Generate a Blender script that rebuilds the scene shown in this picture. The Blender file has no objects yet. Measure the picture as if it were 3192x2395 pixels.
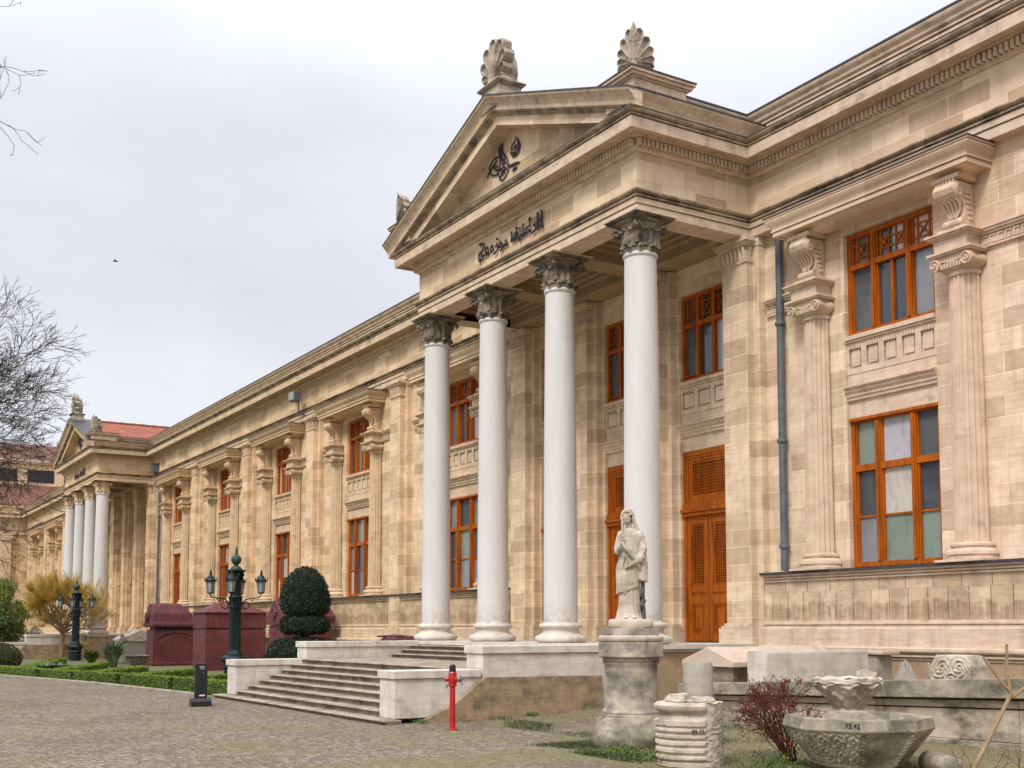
import bpy, bmesh, math, random
from mathutils import Vector, Matrix
R = math.radians
random.seed(7)
sc = bpy.context.scene
COL = sc.collection

# ------------------------------------------------------------------ camera
cam = bpy.data.objects.new('camera', bpy.data.cameras.new('camera')); COL.objects.link(cam)
cam.data.sensor_width = 36.0
cam.data.lens = 3629 / 3192 * 36
cam.data.clip_end = 2000
PITCH = math.atan(.08); YAW = math.atan(2216 / 3629)
cam.data.shift_y = ((1960 - 3629 * .08) - 1197.5) / 3192
fw = Vector((-math.cos(YAW) * math.cos(PITCH), math.sin(YAW) * math.cos(PITCH), math.sin(PITCH)))
cam.location = (0, 0, 1.8)
cam.rotation_euler = fw.to_track_quat('-Z', 'Y').to_euler()
sc.camera = cam

# ------------------------------------------------------------------ light
SUN_EL, SUN_AZ = 48, 150          # degrees; azimuth measured from +Y clockwise
sun_dir = Vector((math.sin(R(SUN_AZ)) * math.cos(R(SUN_EL)), math.cos(R(SUN_AZ)) * math.cos(R(SUN_EL)), math.sin(R(SUN_EL))))
sun = bpy.data.objects.new('sun', bpy.data.lights.new('sun', 'SUN')); COL.objects.link(sun)
sun.data.energy = 1.5; sun.data.angle = R(14); sun.data.color = (1, .95, .88)
sun.location = (0, -20, 40)
sun.rotation_euler = (-sun_dir).to_track_quat('-Z', 'Y').to_euler()
w = bpy.data.worlds.new('World'); sc.world = w; w.use_nodes = True
nt = w.node_tree; nt.nodes.clear()
def N(t, **k):
    n = nt.nodes.new(t)
    for a, b in k.items(): setattr(n, a, b)
    return n
def L(a, b): nt.links.new(a, b)
out = N('ShaderNodeOutputWorld')
sky = N('ShaderNodeTexSky', sky_type='NISHITA'); sky.sun_disc = False
sky.sun_elevation = R(SUN_EL); sky.sun_rotation = R(SUN_AZ); sky.dust_density = 3
bg1 = N('ShaderNodeBackground'); bg1.inputs[1].default_value = .1; L(sky.outputs[0], bg1.inputs[0])
tc = N('ShaderNodeTexCoord')
mp = N('ShaderNodeMapping'); mp.inputs['Scale'].default_value = (1.0, 1.0, 2.6); mp.inputs['Location'].default_value = (.35, 1.2, 0)
L(tc.outputs['Generated'], mp.inputs[0])
no = N('ShaderNodeTexNoise'); no.inputs['Scale'].default_value = 1.9; no.inputs['Detail'].default_value = 5; no.inputs['Roughness'].default_value = .5
L(mp.outputs[0], no.inputs[0])
cr = N('ShaderNodeValToRGB')
cr.color_ramp.elements[0].position = .34; cr.color_ramp.elements[0].color = (.465, .475, .515, 1)
cr.color_ramp.elements[1].position = .56; cr.color_ramp.elements[1].color = (.56, .57, .605, 1)
L(no.outputs[0], cr.inputs[0])
sp = N('ShaderNodeSeparateXYZ'); L(tc.outputs['Generated'], sp.inputs[0])
mr = N('ShaderNodeMapRange'); mr.inputs[1].default_value = .40; mr.inputs[2].default_value = .95; mr.inputs[3].default_value = 1; mr.inputs[4].default_value = 2.75
L(sp.outputs[2], mr.inputs[0])
bg2 = N('ShaderNodeBackground'); L(cr.outputs[0], bg2.inputs[0]); L(mr.outputs[0], bg2.inputs[1])
mx = N('ShaderNodeMixShader'); mx.inputs[0].default_value = .93
L(bg1.outputs[0], mx.inputs[1]); L(bg2.outputs[0], mx.inputs[2]); L(mx.outputs[0], out.inputs[0])
vs = sc.view_settings
vs.view_transform = 'Standard'; vs.look = 'None'; vs.exposure = 0.68; vs.gamma = 1

# ------------------------------------------------------------------ mesh helpers
class MB:
    def __init__(s): s.v = []; s.f = []
    def add(s, vs, fs):
        b = len(s.v); s.v += [tuple(p) for p in vs]; s.f += [tuple(i + b for i in f) for f in fs]; return s
    def box(s, x0, x1, y0, y1, z0, z1):
        return s.add([(x0,y0,z0),(x1,y0,z0),(x1,y1,z0),(x0,y1,z0),(x0,y0,z1),(x1,y0,z1),(x1,y1,z1),(x0,y1,z1)],
                     [(0,3,2,1),(4,5,6,7),(0,1,5,4),(1,2,6,5),(2,3,7,6),(3,0,4,7)])
    def prism(s, pts, z0, z1):             # polygon in XY
        n = len(pts)
        return s.add([(x,y,z0) for x,y in pts] + [(x,y,z1) for x,y in pts],
                     [tuple(range(n))[::-1], tuple(range(n, 2*n))] + [(i,(i+1)%n,n+(i+1)%n,n+i) for i in range(n)])
    def ext_y(s, pts, y0, y1):             # polygon in XZ extruded along Y
        n = len(pts)
        return s.add([(x,y0,z) for x,z in pts] + [(x,y1,z) for x,z in pts],
                     [tuple(range(n)), tuple(range(n, 2*n))[::-1]] + [((i+1)%n,i,n+i,n+(i+1)%n) for i in range(n)])
    def ext_x(s, pts, x0, x1):             # polygon in YZ extruded along X
        n = len(pts)
        return s.add([(x0,y,z) for y,z in pts] + [(x1,y,z) for y,z in pts],
                     [tuple(range(n))[::-1], tuple(range(n, 2*n))] + [(i,(i+1)%n,n+(i+1)%n,n+i) for i in range(n)])
    def lathe(s, prof, c=(0,0,0), seg=32, a0=0, a1=360, flute=0, nfl=24, jit=0):
        full = abs(a1 - a0) >= 360; m = seg if full else seg + 1
        vs = []
        for r, z in prof:
            for i in range(m):
                a = R(a0 + (a1 - a0) * i / seg); rr = r
                if flute and r > 0: rr = r - flute * max(0, math.cos(a * nfl)) ** .7
                if jit: rr += random.uniform(-jit, jit)
                vs.append((c[0] + rr*math.cos(a), c[1] + rr*math.sin(a), c[2] + z))
        fs = []
        for j in range(len(prof) - 1):
            for i in range(seg):
                k = (i + 1) % m
                fs.append((j*m+i, j*m+k, (j+1)*m+k, (j+1)*m+i))
        if prof[0][0] > 0: fs.append(tuple(range(m))[::-1])
        if prof[-1][0] > 0: fs.append(tuple(range((len(prof)-1)*m, len(prof)*m)))
        return s.add(vs, fs)
    def tube(s, pts, rad, seg=6, cap=True):
        pts = [Vector(p) for p in pts]; n = len(pts)
        if not isinstance(rad, (list, tuple)): rad = [rad] * n
        vs = []; up = Vector((.13, .21, 1))
        for i, p in enumerate(pts):
            d = (pts[min(i+1, n-1)] - pts[max(i-1, 0)])
            if d.length < 1e-9: d = Vector((0,0,1))
            d.normalize()
            a = d.cross(up)
            if a.length < .15: a = d.cross(Vector((1,.1,0)))
            a.normalize(); b = d.cross(a)
            for k in range(seg):
                t = 2*math.pi*k/seg
                vs.append(p + (a*math.cos(t) + b*math.sin(t)) * rad[i])
        fs = [(i*seg+k, i*seg+(k+1)%seg, (i+1)*seg+(k+1)%seg, (i+1)*seg+k) for i in range(n-1) for k in range(seg)]
        if cap: fs += [tuple(range(seg))[::-1], tuple(range((n-1)*seg, n*seg))]
        return s.add(vs, fs)
    def sweep(s, prof, path, closed=False):   # prof (d outward, z); outward = left of travel
        n = len(path); P = []
        for i in range(n):
            p = Vector(path[i]); ns = []
            if i > 0 or closed: d = (p - Vector(path[i-1])).normalized(); ns.append(Vector((-d.y, d.x)))
            if i < n-1 or closed: d = (Vector(path[(i+1) % n]) - p).normalized(); ns.append(Vector((-d.y, d.x)))
            m = ns[0] if len(ns) == 1 else (ns[0] + ns[1]) / (1 + ns[0].dot(ns[1]))
            P.append((p, m))
        k = len(prof); vs = [(p.x + m.x*d, p.y + m.y*d, z) for p, m in P for d, z in prof]
        fs = []
        for i in range(n if closed else n-1):
            j = (i+1) % n
            for q in range(k-1): fs.append((i*k+q, i*k+q+1, j*k+q+1, j*k+q))
        if not closed:
            fs.append(tuple(range(k))); fs.append(tuple(range((n-1)*k, n*k))[::-1])
        return s.add(vs, fs)
    def xf(s, M, start=0):
        for i in range(start, len(s.v)): s.v[i] = tuple(M @ Vector(s.v[i]))
        return s
    def shift(s, d, start=0):
        for i in range(start, len(s.v)): s.v[i] = (s.v[i][0]+d[0], s.v[i][1]+d[1], s.v[i][2]+d[2])
        return s
    def build(s, name, mat=None, parent=None, smooth=False, angle=35, loc=None, bevel=0):
        me = bpy.data.meshes.new(name)
        L0 = wloc(parent) if parent else Vector((0,0,0))
        own = Vector(loc) if loc else Vector((0,0,0))      # own origin in world space (top-level meshes)
        o0 = own if loc else L0
        me.from_pydata([(x-o0.x, y-o0.y, z-o0.z) for x,y,z in s.v], [], s.f)
        bm = bmesh.new(); bm.from_mesh(me)
        bmesh.ops.recalc_face_normals(bm, faces=bm.faces); bm.to_mesh(me); bm.free()
        if mat: me.materials.append(mat)
        if smooth:
            me.shade_smooth()
            try: me.set_sharp_from_angle(angle=R(angle))
            except Exception: pass
        o = bpy.data.objects.new(name, me); COL.objects.link(o)
        if parent:
            o.parent = parent
            if loc: o.location = own - L0
        elif loc: o.location = own
        if bevel:
            b = o.modifiers.new('bevel', 'BEVEL'); b.width = bevel; b.segments = 2; b.limit_method = 'ANGLE'; b.angle_limit = R(40)
        return o
def wloc(o):
    v = Vector((0,0,0))
    while o: v += o.location; o = o.parent
    return v
def tag(o, label=None, cat=None, group=None, kind=None):
    if label: o['label'] = label
    if cat: o['category'] = cat
    if group: o['group'] = group
    if kind: o['kind'] = kind
    return o
def thing(name, loc, label, cat, group=None):
    o = bpy.data.objects.new(name, None); COL.objects.link(o); o.location = loc; o.empty_display_size = .2
    return tag(o, label, cat, group)
KIDS = {}
def copy_tree(o, dx=(0,0,0), parent=None):
    c = o.copy(); COL.objects.link(c)
    c.parent = parent if parent else o.parent
    c.location = o.location + Vector(dx)
    for ch in list(o.children): copy_tree(ch, (0,0,0), c)
    return c

# ------------------------------------------------------------------ materials
def newmat(name, rough=.85):
    m = bpy.data.materials.new(name); m.use_nodes = True
    t = m.node_tree; b = t.nodes['Principled BSDF']; b.inputs['Roughness'].default_value = rough
    return m, t, b
def nd(t, ty, **k):
    n = t.nodes.new(ty)
    for a, b in k.items():
        if hasattr(n, a) and a not in n.inputs: setattr(n, a, b)
        else: n.inputs[a].default_value = b
    return n
def mixc(t, a, b, fac, mode='MIX', clamp=False):
    n = t.nodes.new('ShaderNodeMix'); n.data_type = 'RGBA'; n.blend_type = mode
    for sock, val in ((n.inputs[6], a), (n.inputs[7], b), (n.inputs[0], fac)):
        if isinstance(val, (int, float)): sock.default_value = val
        elif isinstance(val, tuple): sock.default_value = (*val, 1) if len(val) == 3 else val
        else: t.links.new(val, sock)
    return n.outputs[2]
def ramp(t, src, p0, p1, c0=0., c1=1.):
    n = t.nodes.new('ShaderNodeMapRange'); n.clamp = True
    for i, v in zip((1,2,3,4), (p0,p1,c0,c1)): n.inputs[i].default_value = v
    t.links.new(src, n.inputs[0]); return n.outputs[0]
def noise(t, vec, scale, detail=4, rough=.55):
    n = t.nodes.new('ShaderNodeTexNoise'); n.inputs['Scale'].default_value = scale; n.inputs['Detail'].default_value = detail; n.inputs['Roughness'].default_value = rough
    if vec is not None: t.links.new(vec, n.inputs[0])
    return n.outputs[0]
def vscale(t, vec, s, loc=(0,0,0)):
    n = t.nodes.new('ShaderNodeMapping'); n.inputs['Scale'].default_value = s; n.inputs['Location'].default_value = loc
    t.links.new(vec, n.inputs[0]); return n.outputs[0]
def bump(t, b, h, strength=.3, dist=.02):
    n = t.nodes.new('ShaderNodeBump'); n.inputs['Strength'].default_value = strength; n.inputs['Distance'].default_value = dist
    t.links.new(h, n.inputs['Height']); t.links.new(n.outputs[0], b.inputs['Normal']); return n
def math_(t, op, a, b=None):
    n = t.nodes.new('ShaderNodeMath'); n.operation = op
    for s_, v in ((n.inputs[0], a), (n.inputs[1], b)):
        if v is None: continue
        if isinstance(v, (int, float)): s_.default_value = v
        else: t.links.new(v, s_)
    return n.outputs[0]

def stone(name, c1, c2, mortar=None, brick=None, dirt=.3, dirtcol=(.07,.06,.045), streak=.5, rough=.88, warm=True, bumps=.35, fine=1., vert=False, off=0., green=0., bcol=(.76, .71, .63), stain=None):
    m, t, b = newmat(name, rough)
    geo = t.nodes.new('ShaderNodeNewGeometry'); pos = geo.outputs['Position']
    s = t.nodes.new('ShaderNodeSeparateXYZ'); t.links.new(pos, s.inputs[0])
    u = math_(t, 'ADD', s.outputs[0], s.outputs[1])
    cb = t.nodes.new('ShaderNodeCombineXYZ'); t.links.new(u, cb.inputs[0]); 
    zz = math_(t, 'ADD', s.outputs[2], off); t.links.new(zz, cb.inputs[1])
    uv = cb.outputs[0]
    big = noise(t, pos, .7, 4); mid = noise(t, pos, 3.1, 5)
    lay = noise(t, vscale(t, pos, (1.6, 1.6, 16)), 1.0, 4, .6)
    dr = noise(t, vscale(t, pos, (5, 5, .45)), 1.0, 4, .6)
    col = mixc(t, c1, c2, ramp(t, mid, .35, .68))
    hb = mid
    if brick:
        br = t.nodes.new('ShaderNodeTexBrick'); t.links.new(uv, br.inputs[0])
        br.offset = .37; br.offset_frequency = 2; br.squash = 1.0
        br.inputs['Scale'].default_value = 1; br.inputs['Mortar Size'].default_value = .011; br.inputs['Mortar Smooth'].default_value = .3
        br.inputs['Brick Width'].default_value = brick[0]; br.inputs['Row Height'].default_value = brick[1]; br.inputs['Bias'].default_value = -.15
        br.inputs['Color1'].default_value = (1.14, 1.13, 1.10, 1); br.inputs['Color2'].default_value = (*bcol, 1)
        mo = mortar or (1.22, 1.2, 1.13); br.inputs['Mortar'].default_value = (*mo, 1)
        br2 = t.nodes.new('ShaderNodeTexBrick'); t.links.new(vscale(t, uv, (1,1,1), (.31,.17,0)), br2.inputs[0])
        br2.offset = .5; br2.inputs['Scale'].default_value = 1; br2.inputs['Mortar Size'].default_value = 0
        br2.inputs['Brick Width'].default_value = brick[0]*.61; br2.inputs['Row Height'].default_value = brick[1]
        br2.inputs['Color1'].default_value = (1.08,1.08,1.08,1); br2.inputs['Color2'].default_value = (.9,.89,.87,1)
        col = mixc(t, col, br.outputs[0], 1.0, 'MULTIPLY'); col = mixc(t, col, br2.outputs[0], .6, 'MULTIPLY')
    col = mixc(t, col, (.80, .74, .66), math_(t, 'MULTIPLY', ramp(t, lay, .45, .75), streak), 'MULTIPLY')
    col = mixc(t, col, (.66, .60, .52), math_(t, 'MULTIPLY', ramp(t, dr, .5, .8), streak * .9), 'MULTIPLY')
    if dirt:
        dn = noise(t, vscale(t, pos, (1.3, 1.3, 2.2)), 1.5, 7, .68)
        col = mixc(t, col, dirtcol, math_(t, 'MULTIPLY', ramp(t, dn, .62 - .18*dirt, .80 - .16*dirt), min(1., .35 + .5*dirt)))
    if stain:
        zt = math_(t, 'ADD', stain[1], math_(t, 'MULTIPLY', math_(t, 'SUBTRACT', noise(t, vscale(t, pos, (2.2,2.2,.6)), 1.0, 5, .6), .5), .75))
        msk = math_(t, 'MULTIPLY', ramp(t, math_(t, 'SUBTRACT', zt, s.outputs[2]), 0, .05), ramp(t, noise(t, vscale(t, pos, (11,11,.5)), 1.0, 3, .6), .35, .62))
        msk = math_(t, 'MULTIPLY', msk, ramp(t, s.outputs[2], stain[0]-.05, stain[0]+.25, .55, 1.0))
        col = mixc(t, col, (.60, .53, .47), msk, 'MULTIPLY')
    if green:
        gn = noise(t, pos, 2.3, 6, .65); col = mixc(t, col, (.10, .11, .03), ramp(t, gn, .55, .75, 0, green))
    if warm:
        g = ramp(t, s.outputs[0], -18, -46)
        col = mixc(t, col, mixc(t, mixc(t, (1.05, .97, .94), (1.0, .975, .91), ramp(t, s.outputs[0], -15, -21)), (1.02, .92, .75), g), 1.0, 'MULTIPLY')
    t.links.new(col, b.inputs['Base Color'])
    fn = noise(t, pos, 42 * fine, 5, .6)
    h = math_(t, 'ADD', math_(t, 'MULTIPLY', fn, .35), math_(t, 'MULTIPLY', mid, .8))
    if brick: h = math_(t, 'SUBTRACT', h, math_(t, 'MULTIPLY', br.outputs['Fac'], .5))
    bump(t, b, h, bumps, .03)
    return m
def plain(name, c1, c2, scale=3, rough=.6, metal=0, bumps=.1, bscale=30, dist=.01, coat=0, stretch=None):
    m, t, b = newmat(name, rough); b.inputs['Metallic'].default_value = metal; b.inputs['Coat Weight'].default_value = coat
    geo = t.nodes.new('ShaderNodeNewGeometry'); pos = geo.outputs['Position']
    v = vscale(t, pos, stretch) if stretch else pos
    n = noise(t, v, scale, 5, .6)
    t.links.new(mixc(t, c1, c2, ramp(t, n, .35, .68)), b.inputs['Base Color'])
    if bumps: bump(t, b, noise(t, pos, bscale, 4), bumps, dist)
    return m
C1, C2 = (.735, .62, .505), (.62, .51, .405)
M = {}
M['wall'] = stone('ashlar_limestone', C1, C2, brick=(.98, .41), bcol=(.71,.655,.575), mortar=(1.25,1.24,1.18), dirt=.22, dirtcol=(.22,.18,.14), streak=.75)
M['smooth'] = stone('smooth_limestone', (.72,.60,.49), (.66,.54,.43), brick=(2.2, .62), mortar=(1.08,1.06,1.02), dirt=.1, streak=.35)
M['trim'] = stone('weathered_moulding', (.70,.58,.47), (.58,.47,.37), dirt=.4, streak=.7)
M['cornice'] = stone('weathered_cornice', (.70,.58,.46), (.58,.47,.37), dirt=.5, streak=.9)
M['soot'] = stone('sooty_crown_moulding', (.60,.49,.37), (.34,.28,.21), dirt=.95, dirtcol=(.05,.042,.035), streak=.8)
M['gap'] = stone('shaded_dentil_ground', (.26,.205,.145), (.17,.135,.10), dirt=.8, streak=.4, warm=False)  # dark colour paints the shade between dentils, along with some soot
M['groove_shade'] = plain('black_groove_shade', (.05,.043,.035), (.02,.018,.015), 4, .9)  # black colour painting the shade in the terrace wall grooves
M['crust_shade'] = stone('groove_shade_crust', (.16,.13,.10), (.06,.05,.04), dirt=1.1, dirtcol=(.02,.018,.016), streak=.3, warm=False)  # dark colour painting the shade of moulding grooves, besides real soot
M['carved'] = stone('carved_limestone', (.68,.55,.43), (.55,.44,.33), dirt=.3, streak=.3, bumps=.5)
M['darkcap'] = stone('sooty_marble', (.36,.30,.22), (.15,.125,.10), dirt=1.05, dirtcol=(.02,.02,.022), streak=.5, warm=False, bumps=.6)
M['dado'] = stone('dado_limestone', (.68,.57,.46), (.56,.46,.37), dirt=.3, dirtcol=(.2,.17,.13), streak=1.0)
M['frieze'] = stone('frieze_limestone', (.72,.60,.48), (.65,.53,.41), brick=(.95, .43), mortar=(1.15,1.13,1.08), bcol=(.62,.55,.46), dirt=.1, streak=.35, off=.3)
M['marble'] = stone('stained_marble', (.68,.63,.57), (.55,.50,.45), dirt=.35, dirtcol=(.22,.17,.11), streak=.8, warm=False, bumps=.2)
M['marbled'] = stone('dirty_marble', (.60,.51,.41), (.42,.35,.27), dirt=.85, dirtcol=(.06,.05,.035), streak=1., warm=False, bumps=.3, green=.25)
M['stucco'] = stone('ochre_stucco', (.42,.29,.17), (.27,.20,.13), dirt=.8, dirtcol=(.06,.055,.045), streak=.8, warm=False, bumps=.5)
M['rough'] = stone('rough_ochre_render', (.45,.31,.19), (.36,.25,.16), dirt=.2, streak=.4, warm=False, bumps=1.0, fine=.8)
M['soffit'] = stone('ochre_ceiling', (.40,.29,.16), (.31,.22,.12), dirt=.2, streak=.3, warm=False)
M['grey'] = stone('grey_marble', (.55,.47,.38), (.24,.21,.185), dirt=.9, dirtcol=(.07,.065,.06), streak=.9, warm=False, bumps=.4)
M['white'] = stone('white_marble', (.62,.55,.46), (.44,.38,.30), dirt=.75, dirtcol=(.09,.07,.05), streak=.7, warm=False, bumps=.4)
M['mossy'] = stone('mossy_stone', (.46,.40,.32), (.26,.225,.17), dirt=.95, dirtcol=(.05,.05,.035), streak=.6, warm=False, bumps=.6, green=.6)
M['granite'] = stone('grey_granite', (.40,.36,.31), (.30,.27,.23), dirt=.25, streak=.7, warm=False, bumps=.5)
M['column_'] = plain('white_plastered_column', (.66,.645,.635), (.61,.59,.575), 1.2, .7, bumps=.06, bscale=60, stretch=(1,1,.4))
def colmat():
    m, t, b = newmat('white_painted_column', .7)
    geo = t.nodes.new('ShaderNodeNewGeometry'); pos = geo.outputs['Position']
    s = t.nodes.new('ShaderNodeSeparateXYZ'); t.links.new(pos, s.inputs[0])
    c = mixc(t, (.655,.635,.62), (.585,.565,.55), ramp(t, noise(t, vscale(t, pos, (2.2,2.2,.5)), 1.3, 6, .65), .35, .7))
    c = mixc(t, c, (.42,.38,.33), ramp(t, noise(t, vscale(t, pos, (7,7,.35)), 1, 5, .6), .60, .78, 0, .35))
    gr = math_(t, 'MULTIPLY', ramp(t, s.outputs[2], 2.5, 1.95), ramp(t, noise(t, pos, 6, 6, .7), .4, .6))
    c = mixc(t, c, (.33,.28,.22), math_(t, 'MULTIPLY', gr, .6))
    t.links.new(c, b.inputs['Base Color']); bump(t, b, noise(t, pos, 40, 5), .15, .01); return m
M['column'] = colmat()
def porphyry():
    m, t, b = newmat('purple_porphyry', .55)
    geo = t.nodes.new('ShaderNodeNewGeometry'); pos = geo.outputs['Position']
    c = mixc(t, (.075,.012,.018), (.15,.030,.037), ramp(t, noise(t, pos, 1.4, 6, .65), .35, .65))
    c = mixc(t, c, (.22,.08,.08), ramp(t, noise(t, pos, 9, 8, .8), .50, .66, 0, .8))
    c = mixc(t, c, (.03,.01,.015), ramp(t, noise(t, vscale(t, pos, (2,2,1)), 2.2, 8, .75), .60, .70, 0, .8))
    t.links.new(c, b.inputs['Base Color']); bump(t, b, noise(t, pos, 9, 6), .5, .03); return m
M['porphyry'] = porphyry()
def woodmat():
    m, t, b = newmat('orange_varnished_wood', .55); b.inputs['Specular IOR Level'].default_value = .25
    geo = t.nodes.new('ShaderNodeNewGeometry'); pos = geo.outputs['Position']
    n = noise(t, vscale(t, pos, (9, 9, 1.1)), 1, 5, .6)
    t.links.new(mixc(t, (.44,.108,.004), (.23,.046,.002), ramp(t, n, .4, .7)), b.inputs['Base Color'])
    bump(t, b, n, .1, .01); return m
M['wood'] = woodmat()
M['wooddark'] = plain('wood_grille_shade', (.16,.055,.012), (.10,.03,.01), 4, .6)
def glassmat():
    m, t, b = newmat('window_glass', .06)
    geo = t.nodes.new('ShaderNodeNewGeometry'); oi = t.nodes.new('ShaderNodeObjectInfo')
    fr = math_(t, 'FRACT', math_(t, 'ADD', geo.outputs['Random Per Island'], math_(t, 'MULTIPLY', oi.outputs['Random'], 3.7)))
    r = t.nodes.new('ShaderNodeValToRGB'); r.color_ramp.interpolation = 'CONSTANT'
    e = r.color_ramp.elements; e[0].color = (.05,.055,.065,1); e[0].position = 0
    e[1].position = .28; e[1].color = (.22,.23,.25,1)
    for p, c in ((.45,(.46,.45,.50,1)), (.58,(.20,.25,.20,1)), (.70,(.10,.11,.12,1)), (.88,(.55,.50,.44,1))):
        x = e.new(p); x.color = c
    t.links.new(fr, r.inputs[0])
    nz = noise(t, vscale(t, geo.outputs['Position'], (3,3,1.2)), 1.4, 6, .7)
    c = mixc(t, r.outputs[0], (.02,.022,.03), ramp(t, nz, .50, .66, 0, .28))
    t.links.new(c, b.inputs['Base Color']); b.inputs['Specular IOR Level'].default_value = .8
    bump(t, b, noise(t, geo.outputs['Position'], 1.5, 2), .05, .05); return m
M['glass'] = glassmat()
M['iron'] = plain('dark_green_cast_iron', (.006,.018,.020), (.003,.009,.013), 6, .42, metal=.3, bumps=.15)
M['verdigris'] = plain('verdigris_iron', (.035,.06,.045), (.015,.032,.027), 8, .6, bumps=.2)
M['frost'] = plain('frosted_lantern_glass', (.34,.37,.35), (.24,.27,.26), 5, .25)
M['lead'] = plain('dark_lead_flashing', (.05,.048,.055), (.09,.085,.09), 5, .5, metal=.4)
M['pipe'] = plain('grey_painted_pipe', (.13,.14,.16), (.08,.09,.105), 4, .5)
M['black'] = plain('black_powder_coat', (.008,.008,.010), (.013,.013,.015), 5, .4, bumps=0)
M['sign'] = plain('white_sign_print', (.75,.75,.75), (.7,.7,.7), 5, .5, bumps=0)
M['ink'] = plain('black_paint_mark', (.015,.012,.012), (.03,.025,.02), 20, .6, bumps=0)
M['red'] = plain('red_hydrant_paint', (.50,.012,.010), (.36,.010,.010), 6, .35, bumps=.08, coat=.3)
M['chrome'] = plain('worn_grey_metal', (.40,.40,.42), (.2,.2,.22), 20, .35, metal=.8)
M['bronze'] = plain('dark_bronze_letters', (.022,.020,.035), (.045,.04,.055), 9, .45, metal=.5)
M['bark'] = plain('grey_brown_bark', (.075,.055,.045), (.035,.025,.022), 10, .9, bumps=.5)
M['barkpale'] = plain('pale_tan_bark', (.33,.22,.12), (.20,.13,.07), 8, .85, bumps=.4)
M['yellowtwig'] = plain('yellow_green_twigs', (.56,.37,.07), (.38,.27,.06), 3, .8, bumps=0)
M['redtwig'] = plain('red_brown_twigs', (.14,.022,.018), (.05,.02,.015), 12, .8, bumps=0)
M['redbud'] = plain('red_blossom', (.42,.012,.02), (.25,.015,.02), 12, .6, bumps=0)
M['clip'] = plain('clipped_box_leaves', (.24,.34,.025), (.09,.165,.012), 6, .6, bumps=0)
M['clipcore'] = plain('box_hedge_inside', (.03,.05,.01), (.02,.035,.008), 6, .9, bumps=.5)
M['weed'] = plain('weed_leaves', (.11,.19,.025), (.05,.10,.015), 9, .7, bumps=0)
M['yew'] = plain('dark_yew_leaves', (.018,.040,.016), (.009,.022,.010), 7, .65, bumps=0)
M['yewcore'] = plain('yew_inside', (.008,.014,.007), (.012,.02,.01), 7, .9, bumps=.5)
M['darkleaf'] = plain('bay_leaves', (.22,.28,.03), (.04,.08,.015), .5, .6, bumps=0)
M['rustleaf'] = plain('rusty_bush_leaves', (.10,.07,.02), (.035,.045,.012), 4, .7, bumps=0)
M['sage'] = plain('grey_green_leaves', (.16,.22,.14), (.09,.14,.09), 4, .7, bumps=0)
M['grassblade'] = plain('grass_blades', (.055,.085,.016), (.03,.05,.01), 3, .7, bumps=0)
def tilemat():
    m, t, b = newmat('red_roof_tiles', .8)
    geo = t.nodes.new('ShaderNodeNewGeometry'); pos = geo.outputs['Position']
    s = t.nodes.new('ShaderNodeSeparateXYZ'); t.links.new(pos, s.inputs[0])
    cb = t.nodes.new('ShaderNodeCombineXYZ'); t.links.new(math_(t,'ADD',s.outputs[1],math_(t,'MULTIPLY',s.outputs[0],.01)), cb.inputs[0]); t.links.new(s.outputs[2], cb.inputs[1])
    br = t.nodes.new('ShaderNodeTexBrick'); t.links.new(cb.outputs[0], br.inputs[0]); br.offset = .5
    br.inputs['Scale'].default_value = 1; br.inputs['Brick Width'].default_value = .42; br.inputs['Row Height'].default_value = .17; br.inputs['Mortar Size'].default_value = .022
    br.inputs['Color1'].default_value = (.40,.105,.045,1); br.inputs['Color2'].default_value = (.26,.065,.03,1); br.inputs['Mortar'].default_value = (.12,.03,.02,1)
    c = mixc(t, br.outputs[0], (.30,.20,.14), ramp(t, noise(t, pos, 1.2, 6, .7), .55, .75, 0, .35))
    t.links.new(c, b.inputs['Base Color']); bump(t, b, math_(t,'MULTIPLY', br.outputs['Fac'], -1), .6, .04); return m
M['tile'] = tilemat()
M['oldtile'] = plain('old_brown_roof_tiles', (.20,.075,.045), (.10,.05,.035), 2.5, .85, bumps=.5, bscale=6)
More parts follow.
